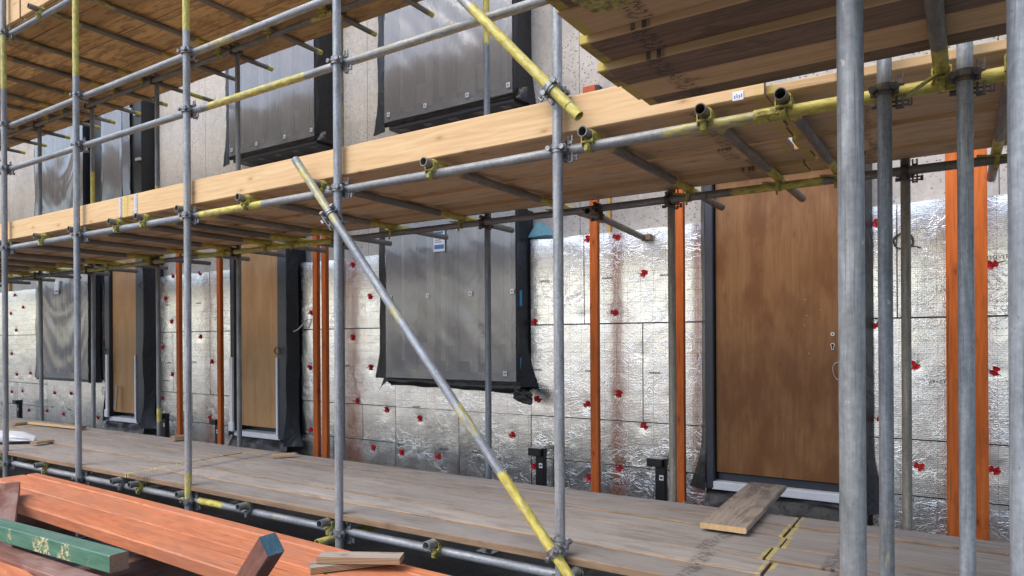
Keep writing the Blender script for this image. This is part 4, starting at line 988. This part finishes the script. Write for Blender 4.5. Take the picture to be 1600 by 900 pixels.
b = M(); px = wx(1602, 1.5); b.box(px - .075, px + .075, 1.425, 1.575, .002, .010, .002); b.build('base_plate', 'coupler_steel', p)
o = tube('transom_tube', (-.048, 2.90, zL1 + DZ), (-.075, .6, zL1 + DZ), [(0, .30, .95)], 'tube_dark'); tag(o, 'thick dark tube with yellow end below the loading boards at top right', 'transom tube', TD)
clip(-.048, YO, zL1, zL1 + DZ, o)
m = M(); R = Matrix.Translation((-.075, 2.79, zL1 + .012)) @ Matrix.Rotation(math.radians(-38), 4, 'Y') @ Matrix.Rotation(math.radians(20), 4, 'Z'); m.box(-.10, .03, -.012, .012, -.004, .004, .001, R=R); m.build('clip', 'yellow_paint', o)
px = wx(1331, 1.5)
nl = tube('ledger_tube', (-1.4, 1.55, zL1 + 0.9), (2.6, 1.55, zL1 + 0.9), [], 'tube'); tag(nl, 'near guard rail tube above the loading boards', 'ledger tube')

# ============================================================ DECKS
def board(x0, x1, yc, w_, zb, mats, label, group, yel_ends=True, stamp=True, warp=.006, th=.038, z_off=0, name='scaffold_board', so=.26, yw=.045):
    L = x1 - x0
    ye = ((0, yw), (L - yw, L)) if yel_ends else ()
    ss = ((so, so + .075), (L - so - .075, L - so)) if stamp else ()
    o = timber(name, (x0, yc, zb + th / 2 + z_off), (x1, yc, zb + th / 2 + z_off), w_, th, mats, yel=ye, stamp=ss, warp=warp, c=.004)
    tag(o, label, 'scaffold board', group); return o
rnd = random.Random(3)
# lower walkway: six rows
zbl = HC - 1.043; rows = 6; wr = (4.10 - 2.80) / rows
secs = [(-17.0, -13.1), (-13.09, -9.30), (-9.29, None), (None, None), (None, 3.1)]
ROWN = ['outermost row', 'second row out', 'third row out', 'third row from wall', 'second row from wall', 'row nearest the wall']
for r in range(rows):
    yc = 2.80 + wr * (r + .5)
    jA = -5.345 - .02 * r + rnd.uniform(-.01, .01)
    jB = [-.70, -.715, -.74, -.735, -.76, -.76][r] + rnd.uniform(-.012, .012)
    ed = [-17.0, -13.1 + rnd.uniform(-.03, .03), -9.3 + rnd.uniform(-.03, .03), jA, jB, 3.1]
    names = ['far left end', 'far left beyond the white bag', 'left of the yellow joint by third pole', 'long centre length between the two joints', 'right of the yellow joint by big door']
    for k in range(5):
        board(ed[k] + .007, ed[k + 1] - .007, yc, wr - rnd.choice((.006, .010, .016)), zbl, ['board_grey', 'board_side_worn', 'end_grain'], 'weathered walkway board, %s, %s' % (ROWN[r], names[k]), 'weathered boards of the lower walkway', z_off=rnd.choice((0, 0, .002, .005, .009)) if k > 0 else 0, yel_ends=k >= 2, stamp=(k >= 3), so=.24, yw=.028)
# middle deck
zbm = zL1 + .0723; wm = (4.27 - 2.88) / 6
for r in range(6):
    yc = 2.88 + wm * (r + .5)
    jB = -.645 - .01 * r + rnd.uniform(-.015, .015)
    if r == 4: jB += .04
    ed = [-17.0, -13.1 + rnd.uniform(-.03, .03), -9.3 + rnd.uniform(-.03, .03), -5.36 + rnd.uniform(-.03, .03), jB, 3.0]
    names = ['far left end', 'far left length', 'left length under the yellow joint', 'centre length', 'right length beyond the yellow joint']
    for k in range(5):
        board(ed[k] + .004, ed[k + 1] - (.004 if r != 3 else .03), yc, wm - rnd.choice((.004, .008, .012)), zbm, ['board_mid', 'board_side', 'end_grain'], 'brown middle deck board, %s, %s' % (ROWN[r], names[k]), 'boards of the middle deck seen from below', z_off=(.024, .010, .024, .008, .020, .0)[r] + rnd.uniform(-.003, .003), stamp=k >= 3)
# toe board
for x0, x1, lab in ((-17, -9.4, 'far left length'), (-9.39, -5.384, 'left length up to plated joint'), (-5.380, -.648, 'centre length right of plated joint')):
    L = x1 - x0
    o = timber('edge_board', (x0, 2.862, HC + 1.052), (x1, 2.862, HC + 1.052), .166, .036, ['toe_board', 'toe_board', 'end_grain'], up=(0, -1, 0), warp=.004, yel=((L - .05, L),) + (((0, .03),) if x0 > -6 else ()), c=.004)
    tag(o, 'pale yellow timber edge board standing above middle ledger, %s' % lab, 'edge board', 'pale edge boards of the middle deck')
    for px_ in ((-5.484,) if abs(x1 + 5.384) < .01 else ((-5.262,) if x1 > -1 else ())):
        q = M(); q.box(px_ - .018, px_ + .018, 2.8405, 2.8425, HC + .975, HC + 1.13, .0005)
        for j in range(7): q.cyl((px_, 2.8405, HC + .986 + j * .022), (px_, 2.838, HC + .986 + j * .022), .009, 8)
        q.build('nail_plate', 'zinc', o)
    if x1 > -1:
        tx, tz = at(1153, 150, 2.84); q = M(); q.box(tx - .022, tx + .022, 2.8405, 2.8425, tz - .017, tz + .02, .0005)
        for j in range(4): q.box(tx - .015 + j * .009, tx - .011 + j * .009, 2.8395, 2.8403, tz - .009 + .003 * (j % 2), tz + .004 + .004 * (j % 2), .0001, mi=1)
        q.build('tag', ['label_white', 'label_blue'], o)
# top deck
zbt = zL2 + .0723; wt = (4.62 - 2.88) / 8
TR_ = ['outermost row', 'second row', 'third row', 'fourth row', 'fifth row', 'sixth row', 'seventh row', 'row nearest the wall']
for r in range(8):
    yc = 2.88 + wt * (r + .5); sh = rnd.uniform(-.5, .5)
    ed = [-17.0, -11.6 + sh, -7.7 + sh, -3.15 + rnd.uniform(-.03, .03)]
    for k in range(3):
        board(ed[k] + .004, ed[k + 1] - .004, yc, wt - rnd.choice((.002, .006)), zbt, ['board_top', 'board_side', 'end_grain'], 'stained highest deck board, %s, %s' % (TR_[r], ['far left length', 'left length', 'right length'][k]), 'stained boards of the highest deck', z_off=rnd.choice((0, .004, .009, .014)), stamp=False, yel_ends=False)
for x0, x1, lab in ((-17, -7.22, 'far left length'), (-7.19, -3.2, 'cut by the photo\'s top left corner')):
    o = timber('edge_board', (x0, 2.862, zL2 + .24), (x1, 2.862, zL2 + .24), .29, .036, ['toe_board', 'toe_board', 'end_grain'], up=(0, -1, 0), warp=.004, c=.004)
    tag(o, 'timber edge board of the highest deck, %s' % lab, 'edge board', 'edge boards of the highest deck')
# loading boards (top right), left ends staggered
lb = [(2.600, 2.712, -1.07, 'board_dark', .006), (2.428, 2.600, -1.075, 'board_tan', .002), (2.246, 2.424, -1.085, 'board_dark', 0.0), (2.062, 2.242, -1.065, 'board_dark', .024), (1.868, 2.058, -1.04, 'board_tan', .046), (1.692, 1.866, -1.034, 'board_dark', .056), (1.50, 1.69, -1.03, 'board_dark', .05), (1.30, 1.49, -1.02, 'board_tan', .054), (1.1, 1.29, -1.03, 'board_mid', .054)]
LN = ['narrowest, farthest from the viewer', 'light brown, second from the far side', 'dark, third from the far side', 'dark, fourth from the far side', 'light brown with yellow end, fifth from far side', 'dark with torn yellow tape, sixth from far side', 'seventh from far side', 'eighth from far side', 'nearest the viewer']
for i, (y0, y1, x0, mt, zo) in enumerate(lb):
    o = board(x0, 2.9, (y0 + y1) / 2, y1 - y0, zbm + .002, [mt, 'board_side', 'end_grain'], 'loading bay board overhead at top right, %s' % LN[i], 'loading bay boards at top right', z_off=zo, so=.17)
    if i == 5:
        q = M(); q.grid(10, 6, lambda u, v: (x0 + .12 + u * .26 + .02 * v, y0 + .03 + v * .10 + .03 * math.sin(u * 7) * (v - .5), zbm - .004 + .003 * noise.noise((u * 4, v * 4, 0)))); q.build('tape', 'yellow_paint', o)

# ============================================================ THINGS ON THE WALKWAY
zd = HC - 1.005 + .014
a = atz(1095, 825, zd); b_ = atz(1165, 836, zd); c_ = atz(1235, 757, zd + .05); e_ = atz(1165, 748, zd + .05)
p0 = Vector(((a[0] + b_[0]) / 2, (a[1] + b_[1]) / 2, zd + .019)); p1 = Vector(((c_[0] + e_[0]) / 2, (c_[1] + e_[1]) / 2, zd + .021))
o = timber('plank', p0, p1, .235, .03, ['plank_grey', 'plank_grey', 'board_side'], warp=.003, c=.005); tag(o, 'loose grey plank laid from walkway to the big door threshold', 'plank')
for px, py, L, ang, w2, lab in ((200, 660, .0, 0, 0, ''),):
    pass
def offcut(px0, py0, px1, py1, w_, th, label, mats=('plank_grey', 'board_side', 'end_grain'), z=zd + .004, dz=0):
    A = atz(px0, py0, z); B = atz(px1, py1, z); o = timber('wood_offcut', (A[0], A[1], z + th / 2), (B[0], B[1], z + th / 2 + dz), w_, th, mats, c=.002, step=.1)
    tag(o, label, 'wood offcut', 'wood offcuts lying about the scaffold'); return o
offcut(50, 662, 128, 670, .10, .03, 'long thin offcut lying near the walkway\'s wall side at left')
offcut(20, 664, 48, 661, .10, .025, 'small offcut at walkway far left behind the white bag')
offcut(52, 694, 80, 690, .09, .025, 'short offcut on the walkway beside the white bag')
offcut(424, 713, 462, 711, .05, .02, 'tiny offcut stick lying alone on the walkway, centre left')
offcut(270, 688, 287, 686, .09, .04, 'tiny block at foot of far orange post by the wall', z=zd)
# white bag
bx, by = atz(6, 690, zd)
def bag(u, v):
    a = u * 2 * PI; r_ = math.sin(v * PI) ** .6
    l = .40 * (v - .5) * 2
    return (bx + l * .85 + .03 * noise.noise((a, v * 3, 1)), by + l * .3 + math.cos(a) * .16 * r_ + .03 * noise.noise((u * 5, v * 7, 2)), zd + .005 + max(0, .05 + math.sin(a) * .055) * r_ + .012 * noise.noise((u * 9, v * 9, 3)) * r_ + .05 * max(0, v - .75))
m = M(); m.grid(28, 24, bag); tag(m.build('plastic_bag', 'bag_white'), 'crumpled white plastic bag lying on the walkway at left', 'bag')

# ============================================================ FOREGROUND TIMBER
zs_ = HC - 1.09       # top of the stack
ang = math.radians(1.3)
dirx = Vector((math.cos(ang), -math.sin(ang) * -1 * -1, 0)).normalized()
def stackp(x, y): return atz(x, y, zs_)
SX = 'smooth orange brown plank, '
# (left end pixel, right end pixel) of the centre line of each plank top, widths
q0 = stackp(60, 739); q1 = stackp(720, 901)
dr = (Vector((q1[0], q1[1], 0)) - Vector((q0[0], q0[1], 0))).normalized(); nr = Vector((-dr.y, dr.x, 0))
base = Vector((q0[0], q0[1], 0))
for k, (o0, w_, x_off, L, lab, top) in enumerate(((.045, .085, .0, 5.6, 'narrow back strip of the stack beside the ledger', 0), (.205, .225, -.02, 5.6, 'middle plank of the foreground stack', -.002), (.435, .225, -1.4, 6.9, 'front plank of the foreground stack', 0))):
    s_ = base - nr * o0 + dr * x_off; e_ = s_ + dr * L
    o = timber('orange_plank', (s_.x, s_.y, zs_ - .0375 + top), (e_.x, e_.y, zs_ - .0375 + top), w_, .075, ['timber_stack', 'timber_stack', 'timber_stack'], c=.008, warp=.006)
    tag(o, SX + lab, 'timber plank', 'orange planks stacked in the foreground')
s_ = base - nr * .22 + dr * -.9; e_ = s_ + dr * 6.4
o = timber('orange_plank', (s_.x, s_.y, zs_ - .115), (e_.x, e_.y, zs_ - .115), .24, .07, ['timber_stack'], c=.004); tag(o, SX + 'lying under the others at the bottom of stack', 'timber plank', 'orange planks stacked in the foreground')
for k, t_ in enumerate((.5, 2.5, 4.6)):
    c0 = base + dr * t_; a = c0 + nr * .05; b2 = c0 - nr * .62
    o = timber('bearer', (a.x, a.y, (zs_ - .152) / 2), (b2.x, b2.y, (zs_ - .152) / 2), .10, zs_ - .152, ['timber_red', 'timber_red', 'end_grain']); tag(o, 'timber bearer under the orange planks, %s from the left' % ORD[k], 'bearer', 'bearers under the orange planks')
# green beam on reddish timbers
def beam(p0, p1, w_, th, mats, name, label, up=(0, 0, 1), group=None, warp=.003):
    o = timber(name, p0, p1, w_, th, mats, up=up, c=.004, warp=warp); tag(o, label, 'timber beam', group); return o
A = atz(186, 864, HC - .92); ga = math.radians(2.8); gd = Vector((-math.cos(ga), -math.sin(ga), 0))
zg = HC - .92
gE = Vector((A[0], A[1] - .0, zg - .04))
o = beam(gE, gE + gd * 2.6, .085, .078, ['timber_green', 'green_side', 'end_grain'], 'green_beam', 'green painted timber beam with flaking cream marks, lying lower left')
RG = 'reddish timbers lying bottom left'
# red-brown timbers beneath
zr = zg - .08
P = atz(150, 905, zr - .0); Q = atz(0, 856, zr)
d_ = Vector((Q[0] - P[0], Q[1] - P[1], 0)).normalized(); s0 = Vector((P[0], P[1], zr - .05)) - d_ * .8
beam(s0, s0 + d_ * 3.4, .11, .08, ['timber_red', 'timber_red', 'end_grain'], 'red_timber', 'faded pinkish red timber just below the green beam', group=RG)
P = atz(40, 900, zr - .02); Q = atz(0, 872, zr - .02); d_ = Vector((Q[0] - P[0], Q[1] - P[1], 0)).normalized(); s0 = Vector((P[0], P[1], zr - .07)) - d_ * .6 - Vector((0, .03, 0))
beam(s0, s0 + d_ * 2.2, .13, .08, ['timber_stack', 'timber_stack', 'end_grain'], 'red_timber', 'orange brown timber in the bottom left corner', group=RG)
# short leaning piece behind green beam
A = atz(8, 770, HC - .98); B = atz(34, 818, HC - .99)
beam((A[0] - .42, A[1] + .16, HC - 1.02), (B[0] - .10, B[1] - .10, HC - 1.16), .17, .06, ['timber_red', 'timber_red', 'end_grain'], 'red_timber', 'short brown red piece lying across the orange planks, far left', group=RG)
for k, (xx, zz) in enumerate(((-3.6, zr - .14), (-5.0, zr - .14))):
    o = timber('bearer', (xx, 1.25, (zr - .10) / 2), (xx, 1.80, (zr - .10) / 2), .10, zr - .10, ['timber_red', 'timber_red', 'end_grain']); tag(o, 'bearer block under the green beam, %s one' % ('right' if k == 0 else 'left'), 'bearer', 'bearers under the green beam')
# blue-ended stub standing up in front of the stack
rx, ry, rz = (Vector((cT, sT, 0)), Vector((-sT, cT, 0)), Vector((0, 0, 1)))      # camera right, camera forward, up
dep = 2.25; u_, v_ = 423 - PPX, 849 - PPY
E = rx * -.789 + ry * 2.25 + Vector((0, 0, HC - .663))
ax_ = (rx * -.522 + rz * -.697 + ry * .491).normalized()
upv = (rx * -.555 + rz * .715 + ry * .424)
o = timber('timber_stub', E, E + ax_ * 1.28, .061, .075, ['timber_red', 'timber_red', 'end_blue'], up=upv, c=.003); tag(o, 'leaning reddish timber stub with bright blue painted end', 'timber stub')
# plywood offcuts on the orange planks
def ply(pa, pb, w_, lab, z, tilt=0):
    A = atz(*pa, z); B = atz(*pb, z); o = timber('plywood_offcut', (A[0], A[1], z + .016), (B[0], B[1], z + .016 + tilt), w_, .030, ['plank_grey', 'ply_edge', 'ply_edge'], c=.0015, step=.1)
    tag(o, lab, 'plywood offcut', 'plywood offcuts on the orange planks')
ply((484, 893), (618, 877), .10, 'lower plywood offcut strip slanting on the orange planks', zs_ + .001)
ply((500, 876), (628, 878), .10, 'upper plywood offcut strip crossing over the lower one', zs_ + .034, -.0)
x_, y_ = atz(620, 900, zs_)
# dark sheet on the ground in front
m = M(); m.grid(40, 20, lambda u, v: (-5.6 + 4.6 * u, .5 + 2.0 * v, .02 + .035 * abs(noise.noise((u * 9, v * 5, 0))) + .01 * noise.noise((u * 30, v * 20, 1))))
tag(m.build('ground_sheet', 'sheet_dark'), 'dark bluish plastic sheet spread on ground below the timbers', 'plastic sheet')
# clutter under the walkway: bricks and blocks in the shade
rr = random.Random(11)
for k, (xx, yy) in enumerate(((-4.25, 3.25), (-3.9, 3.4), (-5.6, 3.3))):
    R = Matrix.Translation((xx, yy, .055)) @ Matrix.Rotation(rr.uniform(0, 3), 4, 'Z'); m = M(); m.box(-.11, .11, -.05, .05, -.05, .05, .005, R=R)
    m.box(-.06, -.02, -.02, .02, .045, .0508, .001, mi=1, R=R)
    o = m.build('loose_block', ['plinth', 'frame_black']); tag(o, 'grey loose block on the ground in shade beneath the walkway, %s' % ['nearer the third pole', 'right of its neighbour', 'left one'][k], 'block', 'loose blocks beneath the walkway')

for o in bpy.data.objects:
    if o.type == 'MESH' and o.name.split('.')[0] in ('scaffold_board', 'edge_board', 'timber_post', 'orange_plank', 'green_beam', 'red_timber', 'timber_stub', 'plywood_offcut', 'plank', 'wood_offcut', 'scaffold_pole', 'ledger_tube', 'transom_tube', 'guard_rail', 'brace_tube', 'bearer', 'coupler', 'clip', 'window', 'door', 'foot_bracket'):
        recalc(o)
